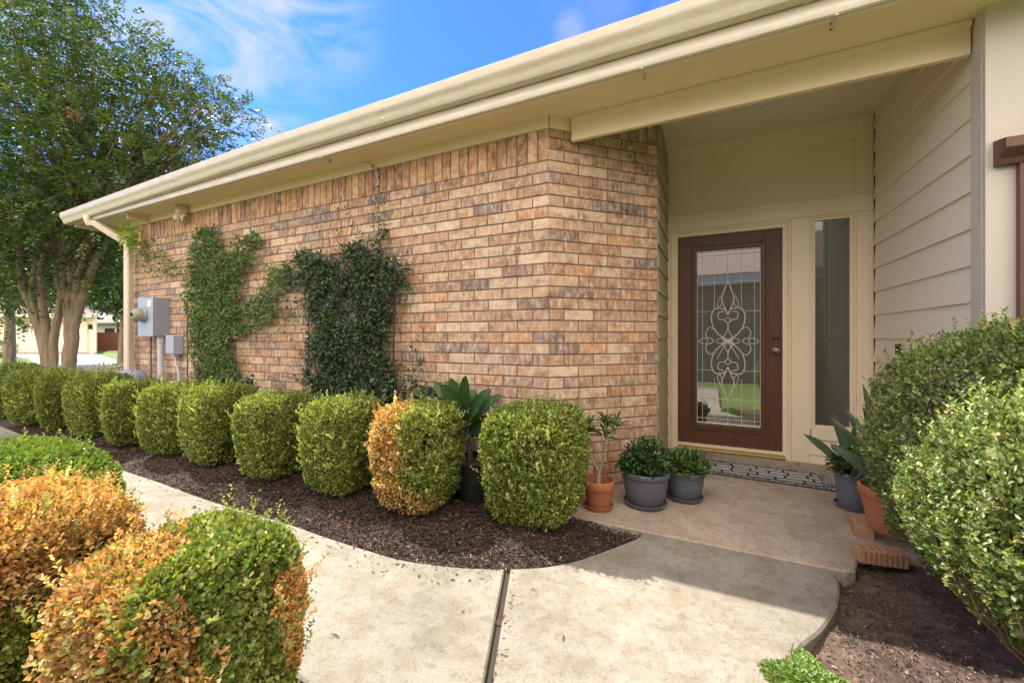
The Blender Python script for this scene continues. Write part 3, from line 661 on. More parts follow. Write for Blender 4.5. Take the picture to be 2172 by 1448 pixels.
l1 = MB(); l1.lathe([(.070, -.004), (.055, -.003), (.0005, -.002)], n=32); l1.build('lens', M['whiteplastic'], lt, smooth=True)
fx = empty('flood_light', PY(388, 452, 2.72), label='almond twin flood light under the eave above the brick wall', cat='flood light')
f1 = MB(); f1.lathe([(.001, -.05), (.07, -.05), (.075, -.03), (.075, .05), (.001, .05)], (0, 0, .035), 20); f1.build('junction_box', M['fixture'], fx, smooth=True)
for sx in (-1, 1):
    f1 = MB(); mm = Matrix.Rotation(R(60*sx), 4, 'Y') @ Matrix.Rotation(R(25), 4, 'X')
    f1.lathe([(.001, 0), (.028, 0), (.034, -.03), (.05, -.07), (.062, -.12), (.058, -.125), (.05, -.10), (.001, -.09)], (sx*.045, -.035, -.02), 18, mm); f1.build('lamp_head', M['fixture'], fx, smooth=True)
f1 = MB(); f1.lathe([(.001, 0), (.03, 0), (.04, -.03), (.03, -.055), (.001, -.06)], (.0, -.06, -.045), 16); f1.build('motion_sensor', M['fixture'], fx, smooth=True)
# electric meter
em = empty('electric_meter', (-6.36, CY-.008, 1.40), label='grey electric meter box with a round meter on the brick wall beside the downspout', cat='electric meter')
def mp_(mb, name, mat, **k): return mb.build(name, M[mat], em, **k)
e1 = MB(); e1.box(-.18, .18, -.17, 0, -.245, .235); e1.box(-.186, .186, -.178, -.172, -.25, .24); mp_(e1, 'box', 'greymetal', bevel=.004)
e1 = MB(); e1.box(.181, .186, -.168, 0, -.243, .233); mp_(e1, 'side_shade', 'greymetal2')  # darker sheet puts the shade of the box's right side into colour
e1 = MB(); e1.box(-.33, -.19, -.12, 0, -.22, .26); mp_(e1, 'side_box', 'greymetal', bevel=.004)
mx_ = Matrix.Rotation(R(90), 4, 'X')
e1 = MB(); e1.lathe([(.095, 0), (.095, .02), (.085, .03)], (-.02, -.178, .02), 28, mx_); mp_(e1, 'ring', 'greymetal2', smooth=True)
e1 = MB(); e1.lathe([(.083, .02), (.083, .075), (.075, .105), (.055, .122), (.001, .127)], (-.02, -.178, .02), 28, mx_); mp_(e1, 'meter_dome', 'meterglass', smooth=True)
e1 = MB(); e1.box(.06, .15, -.181, -.1785, .12, .2); mp_(e1, 'label_plate', 'whiteplastic')
e1 = MB(); e1.box(-.05, .01, -.309, -.3055, .0, .04); mp_(e1, 'dial', 'black')
e1 = MB(); e1.tube([(.12, -.07, -.245), (.12, -.07, -1.44)], .032, 14); e1.tube([(.12, -.07, -.25), (.12, -.07, -.33)], .038, 14); mp_(e1, 'conduit', 'pvc', smooth=True)
e1 = MB(); e1.tube([(-.19, -.04, -.25), (-.19, -.04, -.8)], .01, 8); mp_(e1, 'ground_wire', 'twig', smooth=True)
jb_ = empty('utility_box', (-5.94, CY-.008, 1.04), label='small grey utility box with a thin conduit, right of the electric meter', cat='utility box')
e1 = MB(); e1.box(-.085, .085, -.10, 0, -.11, .12); e1.box(-.09, .09, -.112, -.102, -.10, .125); e1.build('cover', M['greymetal'], jb_, bevel=.006)
e1 = MB(); e1.tube([(.0, -.05, -.11), (.005, -.05, -.22), (.05, -.045, -.30), (.06, -.04, -.36), (.06, -.04, -1.06)], .014, 10); e1.build('conduit', M['pvc'], jb_, smooth=True)
bc = empty('storage_bin', (-6.55, 2.52, 0), label='blue-grey plastic bin on the ground below the electric meter', cat='bin')
e1 = MB(); e1.lathe([(.001, .01), (.13, .01), (.155, .60), (.168, .61), (.168, .64), (.15, .68), (.10, .72), (.001, .735)], n=28); e1.build('bin_body', M['bluecan'], bc, smooth=True)
# ================================================================== DOORMAT
mt = empty('doormat', (.36, 3.97, .006), R(-2.5), label='grey doormat with a black brick-line pattern in front of the door', cat='doormat')
mw, mh = .50, .215
def matmat():
    m, nt, b = newmat('mat_fibre'); n = noise(nt, 55, 4, .7); n2 = noise(nt, 9, 3, .6)
    t = N(nt, 'ShaderNodeTexCoord'); br = N(nt, 'ShaderNodeTexBrick'); nt.links.new(t.outputs['Object'], br.inputs['Vector'])
    br.inputs['Scale'].default_value = 1; br.inputs['Brick Width'].default_value = .19; br.inputs['Row Height'].default_value = .078; br.inputs['Mortar Size'].default_value = .009
    br.inputs['Color1'].default_value = (.50, .49, .51, 1); br.inputs['Color2'].default_value = (.33, .325, .34, 1); br.inputs['Mortar'].default_value = (.012, .012, .014, 1)
    br.offset = .37; br.squash = .7; br.squash_frequency = 3
    c = mix(nt, br.outputs['Color'], ramp(nt, n.outputs['Fac'], [(.3, (.55, .55, .55)), (.6, (1, 1, 1))]), 1.0, 'MULTIPLY')
    nt.links.new(c, b.inputs['Base Color']); b.inputs['Roughness'].default_value = .95; bump(nt, b, n.outputs['Fac'], .8, .006); return m
def bordermat():
    m, nt, b = newmat('mat_border'); n = noise(nt, 48, 3, .55, None, 1.5)
    nt.links.new(ramp(nt, n.outputs['Fac'], [(.46, (.015, .015, .017)), (.53, (.38, .37, .39))]), b.inputs['Base Color']); b.inputs['Roughness'].default_value = .95; return m
M['mat'] = matmat(); M['matb'] = bordermat()
e1 = MB(); e1.box(-mw+.075, mw-.075, -mh+.055, mh-.055, .001, .0085); e1.build('mat_centre', M['mat'], mt)
e1 = MB(); frame_ = ((-mw+.008, -mw+.067, -mh+.008, mh-.008), (mw-.067, mw-.008, -mh+.008, mh-.008), (-mw+.067, mw-.067, -mh+.008, -mh+.047), (-mw+.067, mw-.067, mh-.047, mh-.008))
for q in frame_: e1.box(q[0], q[1], q[2], q[3], .001, .0085)
e1.build('mat_border', M['matb'], mt)
e1 = MB(); e1.box(-mw, mw, -mh, mh, .0, .006); e1.build('rubber_base', M['blackpot'], mt, bevel=.002)
# ================================================================== POTS AND PLANTS
def pot(name, loc, r, h, mat, rim, label, saucer=True, taper=.76, belly=0, smat=None, group=None):
    t = empty(name, loc, label=label, cat='plant pot')
    b = MB(); pr = [(.001, .012), (r*taper*.96, .012), (r*taper, .02)]
    for i in range(1, 8):
        f = i/7; pr.append((r*(taper+(1-taper)*f)+belly*math.sin(f*math.pi), .02+(h-rim-.02)*f))
    pr += [(r*1.07, h-rim), (r*1.09, h-rim+.004), (r*1.09, h-.004), (r*1.06, h), (r*.97, h), (r*.95, h-rim), (r*.93, h-rim)]
    b.lathe(pr, n=40); b.build('pot_body', M[mat], t, smooth=True)
    b = MB(); b.lathe([(r*.955, h-rim*.8-.012), (r*.5, h-rim*.8), (.001, h-rim*.8+.006)], n=24); b.build('soil', M['soil'], t, smooth=True)
    if saucer:
        b = MB(); q = r*taper; b.lathe([(.001, .004), (q*1.14, .002), (q*1.24, .022), (q*1.29, .028), (q*1.25, .030), (q*1.16, .012), (q*.9, .010)], n=40); b.build('saucer', M[smat or mat], t, smooth=True)
    return t
def blade(b, pts, w, nrm, col1, col2=None, edge=.18, prof=None):
    """a long leaf: strip with 4 columns, edges coloured col2"""
    pts = [Vector(p) for p in pts]; k = len(pts); base = len(b.v); nrm = Vector(nrm)
    for i, p in enumerate(pts):
        t = (pts[min(i+1, k-1)]-pts[max(i-1, 0)]).normalized(); s = t.cross(nrm).normalized(); up = s.cross(t)
        f = i/(k-1); ww = w*(prof(f) if prof else math.sin(math.pi*(.12+.88*f))**.6)
        for (c, cl, h) in ((-1, col2 or col1, .22), (-(1-edge), col1, .12), (0, col1, 0), (1-edge, col1, .12), (1, col2 or col1, .22)):
            b.v.append(tuple(p+s*c*ww+up*h*ww)); b.c.append(cl)
    for i in range(k-1):
        for j in range(4): b.f.append((base+i*5+j, base+i*5+j+1, base+(i+1)*5+j+1, base+(i+1)*5+j))
def bez(p0, p1, p2, k=9):
    p0, p1, p2 = map(Vector, (p0, p1, p2)); return [(p0*(1-t)**2+p1*2*t*(1-t)+p2*t*t) for t in [i/(k-1) for i in range(k)]]
# terracotta pot with a leggy shrub
pt = Vector((-.665, 2.70, .004))
pot('terracotta_pot', pt, .098, .195, 'terracotta', .055, 'terracotta pot with saucer in the corner by the angled brick wall')
dp = empty('potted_shrub', pt+Vector((0, 0, .15)), label='leggy shrub with bare pale stems in the terracotta pot by the brick wall', cat='plant')
b = MB(); rr = random.Random(3)
stem_tips = []
b.tube([(0, 0, -.02), (-.005, 0, .03), (.0, .005, .10)], [.022, .016, .013], 8)
for (pts_, r0) in (([(0, 0, .08), (.03, .0, .18), (.05, .0, .30), (.04, .02, .44)], .010), ([(-.0, 0, .09), (-.05, -.01, .19), (-.08, .0, .33), (-.07, -.01, .40)], .009), ([(.05, 0, .28), (.09, .01, .38), (.12, .0, .44)], .007)):
    b.tube(smoothc(pts_), [r0*(1-.5*i/(len(smoothc(pts_))-1)) for i in range(len(smoothc(pts_)))], 7); stem_tips.append(pts_[-1])
b.build('stems', M['palebark'], dp, smooth=True)
b = MB()
for ti, tip in enumerate(stem_tips+[(.045, 0, .36), (-.078, 0, .36)]):
    for i in range(24 if ti < 2 else 13):
        a = i*2.4+ti; el = rr.uniform(-.35, 1.1); L_ = rr.uniform(.08, .13); d = Vector((math.cos(a)*math.cos(el), math.sin(a)*math.cos(el), math.sin(el)))
        p0 = Vector(tip)-Vector((0, 0, rr.uniform(0, .05))); g = rr.uniform(.75, 1.25); c = (.075*g, .135*g, .035*g)
        blade(b, bez(p0, p0+d*L_*.55+Vector((0, 0, .015)), p0+d*L_-Vector((0, 0, .012)), 5), .010, (d.y*.2, -d.x*.2, 1), c, None, prof=lambda f: math.sin(math.pi*min(1, .1+f*.9))**.7)
b.build('leaves', M['leaf'], dp, smooth=True)
def leafy(name, loc, rx, rz, n, size, label, seed, cols, h=.12, stems=True, up=.6):
    t = empty(name, loc, label=label, cat='plant'); rng = np.random.default_rng(seed)
    d = unit(rng.normal(0, 1, (n, 3))); d[:, 2] = np.abs(d[:, 2]); rad = rng.random(n)**.45
    P = d*rad[:, None]*np.array([rx, rx, rz])*(1+.22*lump(d, seed, 4))[:, None]+np.array([0, 0, h*.2])
    leaves('leaves', P, d*.8+rng.normal(0, .5, (n, 3)), d+np.array([0, 0, up])+rng.normal(0, .4, (n, 3)), size*rng.uniform(.6, 1.3, n), size*rng.uniform(.4, .7, n), pal(rng, n, cols), t)
    b = MB(); r_ = random.Random(seed)
    for i in range(26):
        a = r_.uniform(0, 6.28); f = r_.uniform(.3, .95); zz = rz*r_.uniform(.3, .9)
        b.tube([(0, 0, -.02), (math.cos(a)*rx*f*.5, math.sin(a)*rx*f*.5, zz*.6), (math.cos(a)*rx*f, math.sin(a)*rx*f, zz)], [.004, .003, .0015], 5, False)
    b.build('stems', M['twig'], t); return t
p1 = Vector((-.395, 2.895, .004)); pot('grey_bowl_pot', p1, .150, .235, 'greypot', .03, 'large dark grey bowl pot beside the terracotta pot', belly=.008, taper=.74)
leafy('potted_herb', p1+Vector((0, 0, .20)), .165, .20, 1500, .034, 'tall mixed leafy plant in the large grey bowl pot', 21, [(.05, .10, .025), (.08, .15, .035), (.035, .075, .025)])
p2 = Vector((-.16, 3.12, .004)); pot('grey_bowl_pot', p2, .128, .205, 'greypot', .028, 'smaller dark grey bowl pot nearest the doormat', belly=.008, taper=.76)
leafy('potted_groundcover', p2+Vector((0, 0, .185)), .155, .12, 1100, .034, 'low bright leafy plant spilling over the smaller grey bowl pot', 22, [(.09, .16, .035), (.13, .20, .05), (.05, .10, .03)])
# right side pots, snake plants, paver with holes
p3 = Vector((.86, 3.44, .004)); pot('grey_pot', p3, .10, .24, 'greypot', .02, 'tall dark grey pot behind the right snake plant', saucer=True, taper=.8)
leafy('potted_succulent', p3+Vector((-.02, 0, .22)), .11, .14, 420, .045, 'small green plant in the tall dark grey pot by the doormat corner', 23, [(.10, .15, .06), (.14, .18, .09), (.06, .09, .04)])
p4 = Vector((.885, 2.92, .07)); pot('terracotta_pot', p4, .122, .25, 'terracotta', .05, 'terracotta pot raised on bricks at the right edge of the porch', saucer=False, taper=.70)
def snake(loc, specs, label, seed):
    t = empty('snake_plant', loc, label=label, cat='plant'); r_ = random.Random(seed)
    for (dx, dy, L_, tw) in specs:
        b = MB(); g = r_.uniform(.8, 1.2); e_ = Vector((dx, dy, L_)); c1 = (.075*g, .11*g, .06*g); c2 = (.42, .40, .06) if tw else (.13*g, .17*g, .09*g)
        n_ = Vector((r_.uniform(-.6, .6), -1, .1))
        blade(b, bez((dx*.1, dy*.1, 0), (dx*.35, dy*.35, L_*.6), e_, 12), .027, n_, c1, c2, .14, prof=lambda f: (.55+.45*math.sin(f*2.2))*(1-max(0, (f-.72)/.28)**1.6)+.01)
        o = b.build('leaf', M['leaf'], t, smooth=True)
        if tw: o['label'] = 'yellow-edged leaf'
    return t
snake(p4+Vector((-.02, 0, .22)), [(-.13, .16, .42, 0), (-.06, .12, .46, 0), (-.06, .12, .58, 1), (-.17, .05, .30, 0), (-.22, .1, .22, 0), (.02, -.02, .36, 0), (.06, .16, .54, 0), (-.06, -.05, .30, 0), (.06, .1, .45, 0), (-.2, .2, .36, 0)], 'tall snake plant with a yellow-edged leaf in the right terracotta pot', 5)
snake(p3+Vector((0, 0, .20)), [(-.27, .03, .26, 0), (-.10, .05, .43, 0), (.03, .02, .40, 0), (.10, .05, .33, 0)], 'short snake plant leaning left in the tall grey pot', 6)
# cored bricks under the pot
for i, (bx0, by0, rz_) in enumerate(((.775, 2.67, R(8)), (.80, 3.04, R(82)))):
    t = empty('cored_brick', (bx0, by0, .004), rz_, label=['cored clay brick on the porch edge in front of the right terracotta pot', 'cored clay brick behind, supporting the right terracotta pot'][i], cat='brick', group='cored bricks under the pot')
    b = MB(); L_, Wd, Hh = .20, .09, .066
    b.box(-L_/2, L_/2, -Wd/2, -Wd/2+.022, 0, Hh); b.box(-L_/2, L_/2, Wd/2-.022, Wd/2, 0, Hh)
    for k in range(6):
        x = -L_/2+k*(L_-.022)/5; b.box(x, x+.022, -Wd/2+.022, Wd/2-.022, .0005, Hh-.0005)
    for k in range(9):
        x = -L_/2+.012+k*.0215; b.box(x, x+.011, -Wd/2-.003, -Wd/2+.001, .002, Hh-.002)
    b.build('brick_body', simple('clay_brick', (.44, .25, .14), (.34, .18, .10), .85, 12, .4), t, bevel=.002)
# broad-leaved plant in a black pot behind the hedge
pb = Vector((-1.47, 2.47, .0)); pot('black_nursery_pot', pb, .15, .30, 'blackpot', .03, 'black nursery pot between the half-orange bush and the last bush', saucer=False, taper=.85)
bp_ = empty('broad_leaf_plant', pb+Vector((-.10, 0, .13)), label='broad-leaved tropical plant with paddle leaves against the brick wall', cat='plant')
b = MB(); b.tube([(.06, 0, -.05), (.04, 0, .2), (0, 0, .45)], [.024, .021, .016], 9); b.build('stem', M['greypot'], bp_, smooth=True)
rr = random.Random(8); k = 0
for i in range(26):
    a = i*2.399+.3; ring = i/26; el = R(8+58*ring)+rr.uniform(-.12, .12); L_ = rr.uniform(.33, .43)*(1-.2*ring)
    if math.sin(a) > .5: L_ *= .75
    d = Vector((math.cos(a)*math.cos(el), math.sin(a)*math.cos(el)*.75, math.sin(el)))
    p0 = Vector((0, 0, .30+.14*ring)); g = rr.uniform(.8, 1.2); col = (.05*g, .11*g, .035*g)
    lab = None
    if i in (9, 6): col = (.30, .42, .03); lab = 'bright lime leaf'
    if i in (4, 1): col = (.48, .44, .05); lab = 'yellowing leaf'
    b = MB(); s0 = p0+d*.05
    blade(b, bez(p0, s0+d*L_*.45+Vector((0, 0, .02)), s0+d*L_-Vector((0, 0, .025)), 10), .052, (.1, -.75, .65) if el < 1 else (0, -1, .3), col, None, prof=lambda f: .07 if f < .12 else math.sin(math.pi*min(1, (f-.1)/.9*.86+.14))**.65)
    o = b.build('leaf', M['leaf'], bp_, smooth=True)
    if lab: o['label'] = lab
# the blue-green fronds near the climbing plant foot
leafy('leafy_shrub', (-2.05, 2.62, .05), .22, .74, 700, .07, 'dark leafy shrub at the foot of the wall, left of the broad-leaved plant', 31, [(.03, .07, .03), (.05, .10, .04), (.04, .09, .05)], up=.2)
leafy('leafy_shrub', (-2.62, 2.62, .05), .24, .66, 700, .07, 'dark leafy shrub at the foot of the wall under the dense climbing plant', 32, [(.03, .07, .04), (.05, .10, .05), (.04, .09, .06)], up=.2)
leafy('leafy_shrub', (-4.45, 2.60, .05), .30, .68, 900, .06, 'low dark shrub at the foot of the wall under the left climbing plant', 33, [(.03, .07, .04), (.05, .10, .05), (.04, .09, .06)], up=.2)
# ================================================================== HEDGE ALONG THE WALL
RG = 'clipped round bushes along the brick wall'
LEAF = .019
protos = []
row_specs = [(-2.42, 2.17), (-3.19, 2.17), (-3.99, 2.17), (-4.70, 2.17), (-5.50, 2.17), (-6.34, 2.17), (-7.15, 2.15), (-7.9, 2.12), (-8.9, 2.12)]
labels = ['round clipped green bush directly left of the half-orange bush', 'round clipped green bush in front of the dense climbing plant\'s left edge', 'round clipped green bush, third left of the half-orange one', 'round clipped green bush below the left climbing plant', 'round clipped green bush in front of the utility boxes',
          'sunlit clipped bush just left of the downspout foot', 'shaded clipped bush behind the sunlit one by the downspout', 'shaded clipped bush near the two-stemmed tree', 'leftmost shaded bush of the hedge at the picture edge']
for i, (x, y) in enumerate(row_specs):
    if i < 3:
        rt = empty('clipped_bush', (x, y, .0), R([0, 0, 0][i]), label=labels[i], cat='bush', group=RG)
        bush_mesh(rt, 100+i, (.222, .214, .228)[i], .245, (.645, .625, .655)[i], 26000, LEAF, e=(5.0, 6.4, 5.4)[i], rough=.055, shoots=260, stems=240)
        protos.append(rt)
    else:
        rt = copy_tree(protos[i % 3]); rt.location = (x, y, 0); rt.rotation_euler = (0, 0, R((25, -20, 15, 160, 200, -35)[i-3])); s_ = (1.0, 1.02, .98, 1.02, 1.05, 1.1)[i-3]; rt.scale = (s_, s_, 1+.02*(i-4))
        rt['label'] = labels[i]
ob_ = empty('clipped_bush', (-1.735, 2.16, 0), label='clipped bush half orange dead leaves and half green, beside the broad-leaved plant', cat='bush', group=RG)
def dead2(q, rng):
    l = q[:, 0]*cc+q[:, 1]*cs+.10*0      # toward the picture's right
    zz = q[:, 2]
    lim = -.045+.03*np.sin(zz*19)+.17*np.clip((.30-zz)/.18, 0, 1)
    return (l+rng.normal(0, .038, len(q)) < lim+.03*clump(q, 16, 5)) & (rng.random(len(q)) > .1)
bush_mesh(ob_, 140, .245, .25, .66, 27000, LEAF, e=4.6, rough=.05, deadfn=dead2, shoots=260, stems=260)
lb_ = empty('clipped_bush', (-.965, 2.32, 0), label='large clipped green bush at the brick corner beside the terracotta pot', cat='bush', group=RG)
bush_mesh(lb_, 150, .282, .28, .675, 36000, LEAF, e=4.4, rough=.045, shoots=300, stems=120)
# ================================================================== NEAR BUSHES
FG = 'clipped bushes on the near side of the walk'
fo = empty('orange_bush', (-2.15, .47, 0), label='clipped bush covered in orange dead leaves at the lower left', cat='bush', group=FG)
def deadA(q, rng):
    c = clump(q, 4, 3)
    return (q[:, 2]+.05*c > .40) & (rng.random(len(q)) > .06) | ((c > .55) & (rng.random(len(q)) > .3))
bush_mesh(fo, 160, .345, .32, .575, 90000, .0155, z0=.02, e=4.2, rough=.035, deadfn=deadA, shoots=500, stems=260, depth=.26)
fo2 = empty('orange_green_bush', (-1.245, .60, 0), label='nearest clipped bush, mixed bright green and orange leaves, beside the concrete walk', cat='bush', group=FG)
def deadB(q, rng):
    l = q[:, 0]*cc+q[:, 1]*cs; c = clump(q, 6, 12); d_ = -q[:, 0]*cs*-1
    f = ((l < .02+.06*c) & (q[:, 2] > .16) & (q[:, 2]+.9*(q[:, 1]) < .60)) | ((q[:, 2] < .44+.05*c) & (l < .06)) | ((l > .235+.03*c) & (q[:, 2] < .5)) | (c > .5)
    return f & (rng.random(len(q)) > .1)
bush_mesh(fo2, 170, .212, .225, .58, 80000, .0155, z0=.02, e=5.0, rough=.04, deadfn=deadB, shoots=350, stems=300, depth=.26)
fo3 = empty('green_bush', (-2.95, .62, 0), label='low clipped bright green bush behind the orange bush at the left edge', cat='bush', group=FG)
bush_mesh(fo3, 180, .48, .37, .60, 80000, .0165, z0=.02, e=4.0, rough=.05, shoots=300, stems=160, cols=[(.13, .20, .03), (.17, .25, .04), (.21, .28, .06)], w=[.4, .4, .2])
# right-hand bushes
RC = [(.20, .255, .07), (.135, .185, .055), (.28, .32, .11), (.38, .40, .20)]
r1 = empty('boxwood_bush', (1.15, 1.80, 0), label='large sunlit loose green bush at the right edge', cat='bush', group='bushes right of the porch')
bush_mesh(r1, 190, .54, .44, .88, 78000, .018, z0=.07, e=2.4, rough=.09, shoots=2200, stems=260, cols=RC, taper=.40, depth=.2)
r2 = empty('boxwood_bush', (1.275, 2.42, 0), label='taller shaded green bush behind the sunlit one against the corner board', cat='bush', group='bushes right of the porch')
bush_mesh(r2, 200, .60, .33, 1.15, 64000, .018, z0=.04, e=2.5, rough=.10, shoots=1600, stems=200, cols=RC, taper=.05, depth=.2, trim=lambda q: ((q[:, 0]+1.275 < 1.17) | (q[:, 1]+2.42 < 2.74)))
# low groundcover at the bottom edge
gc = empty('groundcover_plant', (.30, 1.62, -.03), label='low bright green groundcover where the walk meets the bare soil', cat='plant')
rng = np.random.default_rng(77); n = 9000
a = rng.uniform(0, 2*np.pi, n); rd = np.sqrt(rng.random(n)); Pp = np.stack([np.cos(a)*rd*.155, np.sin(a)*rd*.21-.03, .085*(1-rd**2)*rng.uniform(.3, 1.0, n)], 1); Pp[:, :2] *= (1+.2*np.sin(a*5))[:, None]
leaves('leaves', Pp, np.stack([np.cos(a)*.5, np.sin(a)*.5, np.ones(n)*.5], 1)+rng.normal(0, .5, (n, 3)), rng.normal(0, .4, (n, 3))+np.array([0, 0, 1]), rng.uniform(.010, .018, n), rng.uniform(.006, .010, n), pal(rng, n, [(.17, .26, .05), (.22, .31, .07), (.12, .19, .04)]), gc)
b = MB()
for i in range(30):
    a_ = i*.7; b.tube([(0, 0, 0), (math.cos(a_)*.07, math.sin(a_)*.09, .04), (math.cos(a_)*.14, math.sin(a_)*.18, .02)], .0018, 4, False)
b.build('stems', M['twig'], gc)
# ================================================================== CLIMBING PLANTS
from_poly = lambda poly: [(PY(x, y, 2.68).x, PY(x, y, 2.68).z) for x, y in poly]
def inpoly(x, y, poly):
    ins = np.zeros(len(x), bool); n = len(poly)
    for i in range(n):
        x1, y1 = poly[i]; x2, y2 = poly[(i+1) % n]
        c = ((y1 > y) != (y2 > y)) & (x < (x2-x1)*(y-y1)/((y2-y1) or 1e-9)+x1); ins ^= c
    return ins
def vine(root, polys, seed, size, cols):
    rng = np.random.default_rng(seed); Ps = []
    for (poly, n, thick) in polys:
        w = from_poly(poly); xs_ = [p[0] for p in w]; zs = [p[1] for p in w]
        x = rng.uniform(min(xs_)-.06, max(xs_)+.06, n*4); zv = rng.uniform(min(zs)-.06, max(zs)+.06, n*4)
        q = np.stack([x, x*0, zv], 1); jx = x+.07*lump(q, seed, 9)+.05*lump(q, seed+20, 40)+rng.normal(0, .035, len(x)); jz = zv+.07*lump(q, seed+1, 9)+.05*lump(q, seed+21, 40)+rng.normal(0, .03, len(x))
        k = inpoly(jx, jz, w); x, zv = x[k][:n], zv[k][:n]; q = np.stack([x, x*0, zv], 1)
        keep = rng.random(len(x)) < np.clip(1-.85*(lump(q, seed+2, 14) < -.35), 0, 1); x, zv = x[keep], zv[keep]; q = q[keep]
        y = CY-.02-thick*(rng.random(len(x))**.6)*(.65+.35*lump(q, seed+3, 7))
        Ps.append(np.stack([x, y, zv], 1))
    P = np.concatenate(Ps)-np.array(root.location); m = len(P)
    D = rng.normal(0, .6, (m, 3))+np.array([0, -.35, -.15]); Nn = np.array([0, -1, .45])+rng.normal(0, .5, (m, 3))
    C = pal(rng, m, cols)*(1+.2*lump(P, seed+7, 5))[:, None]
    L = size*rng.uniform(.6, 1.3, m)
    leaves('foliage', P, D, Nn, L, L*rng.uniform(.45, .65, m), np.clip(C, .005, .8), root)
VG1 = [(.10, .17, .04), (.07, .13, .035), (.15, .22, .06)]
VG2 = [(.05, .085, .042), (.07, .11, .055), (.035, .065, .032), (.10, .14, .06)]
v1 = empty('climbing_vine', (-4.9, 2.74, 0), label='Y-shaped mid-green climbing vine between the meter and the dense vine', cat='climbing plant')
vine(v1, [([(415, 480), (465, 485), (470, 530), (490, 560), (500, 510), (525, 480), (545, 500), (535, 545), (505, 590), (500, 640), (480, 700), (490, 760), (500, 815), (420, 815), (405, 740), (395, 660), (400, 590), (405, 540)], 10500, .15),
          ([(470, 690), (500, 640), (545, 620), (560, 570), (600, 565), (615, 590), (590, 640), (560, 680), (510, 700), (480, 720)], 2000, .12),
          ([(285, 520), (320, 505), (345, 540), (385, 560), (405, 590), (400, 640), (370, 590), (330, 585), (290, 570)], 500, .08)], 300, .034, VG1)
yl_ = empty('vine_tip', PY(277, 508, 2.62), label='yellow-green vine tuft, sunlight in its leaf colour, at the top of the downspout', cat='climbing plant')
rng = np.random.default_rng(5); n = 260; Pp = rng.normal(0, 1, (n, 3))*np.array([.06, .05, .10])
leaves('leaves', Pp, rng.normal(0, 1, (n, 3)), rng.normal(0, .5, (n, 3))+np.array([-.3, -.5, 1]), rng.uniform(.03, .05, n), rng.uniform(.018, .03, n), pal(rng, n, [(.34, .42, .04), (.26, .36, .05)]), yl_)  # sunlight on the tuft is put into these brighter leaf colours
v2 = empty('climbing_vine', (-3.0, 2.74, 0), label='dense dark green rectangular climbing vine in the middle of the brick wall', cat='climbing plant')
vine(v2, [([(625, 550), (648, 542), (690, 552), (720, 535), (745, 522), (795, 520), (825, 545), (838, 585), (815, 640), (822, 720), (832, 800), (842, 850), (668, 850), (652, 790), (662, 700), (648, 620)], 14500, .17),
          ([(780, 520), (800, 460), (818, 520)], 160, .08), ([(735, 525), (745, 480), (755, 525)], 90, .06),
          ([(600, 560), (640, 545), (640, 600), (600, 600)], 160, .12), ([(835, 530), (872, 560), (866, 640), (842, 640)], 170, .10), ([(845, 780), (895, 755), (900, 800), (860, 830)], 170, .1), ([(590, 650), (650, 620), (655, 660), (600, 690)], 150, .08)], 310, .035, VG2)
def tendrils(root, lines, mat='twig', leafcol=None, seed=1):
    b = MB(); r_ = random.Random(seed); off = Vector(root.location); lp = []
    for ln in lines:
        P = [PY(x, y, 2.74+r_.uniform(-.03, .01))-off for x, y in ln]; P = smoothc(P); b.tube(P, [.0035*(1-.6*i/(len(P)-1)) for i in range(len(P))], 5, False)
        lp += [P[r_.randrange(len(P))]+Vector((r_.uniform(-.02, .02), r_.uniform(-.03, 0), r_.uniform(-.02, .02))) for _ in range(7)]
    b.build('stems', M[mat], root)
    if leafcol:
        rng = np.random.default_rng(seed); m = len(lp); leaves('loose_leaves', np.array([tuple(p) for p in lp]), rng.normal(0, .6, (m, 3))+np.array([0, -.3, 0]), rng.normal(0, .4, (m, 3))+np.array([0, -1, .3]), rng.uniform(.03, .045, m), rng.uniform(.018, .026, m), pal(rng, m, leafcol), root)
tendrils(v2, [[(680, 540), (685, 500), (678, 450), (684, 430)], [(720, 530), (725, 480), (722, 430)], [(740, 525), (748, 470), (735, 430), (742, 400)], [(795, 520), (806, 470), (800, 420), (806, 370), (788, 348), (765, 345)], [(800, 520), (792, 460), (804, 400), (810, 355)], [(812, 520), (815, 450), (808, 410)],
              [(830, 560), (860, 550), (868, 600), (862, 650)], [(835, 640), (858, 615), (872, 590)], [(848, 700), (845, 660), (852, 640)], [(845, 790), (860, 740), (882, 720), (898, 700)], [(870, 800), (890, 770), (882, 740)], [(480, 720), (560, 715), (600, 690), (620, 655), (650, 650)], [(640, 740), (600, 700), (560, 720)], [(585, 795), (620, 800), (650, 810)]], leafcol=VG2, seed=4)
tendrils(v1, [[(480, 700), (505, 670), (515, 640), (505, 610)], [(400, 600), (370, 560), (340, 540), (290, 515)], [(385, 580), (350, 590), (300, 580)], [(450, 820), (445, 700), (430, 560), (440, 480)], [(460, 820), (470, 700), (500, 600), (525, 500)], [(340, 545), (350, 510), (362, 500)]], leafcol=VG1, seed=6)
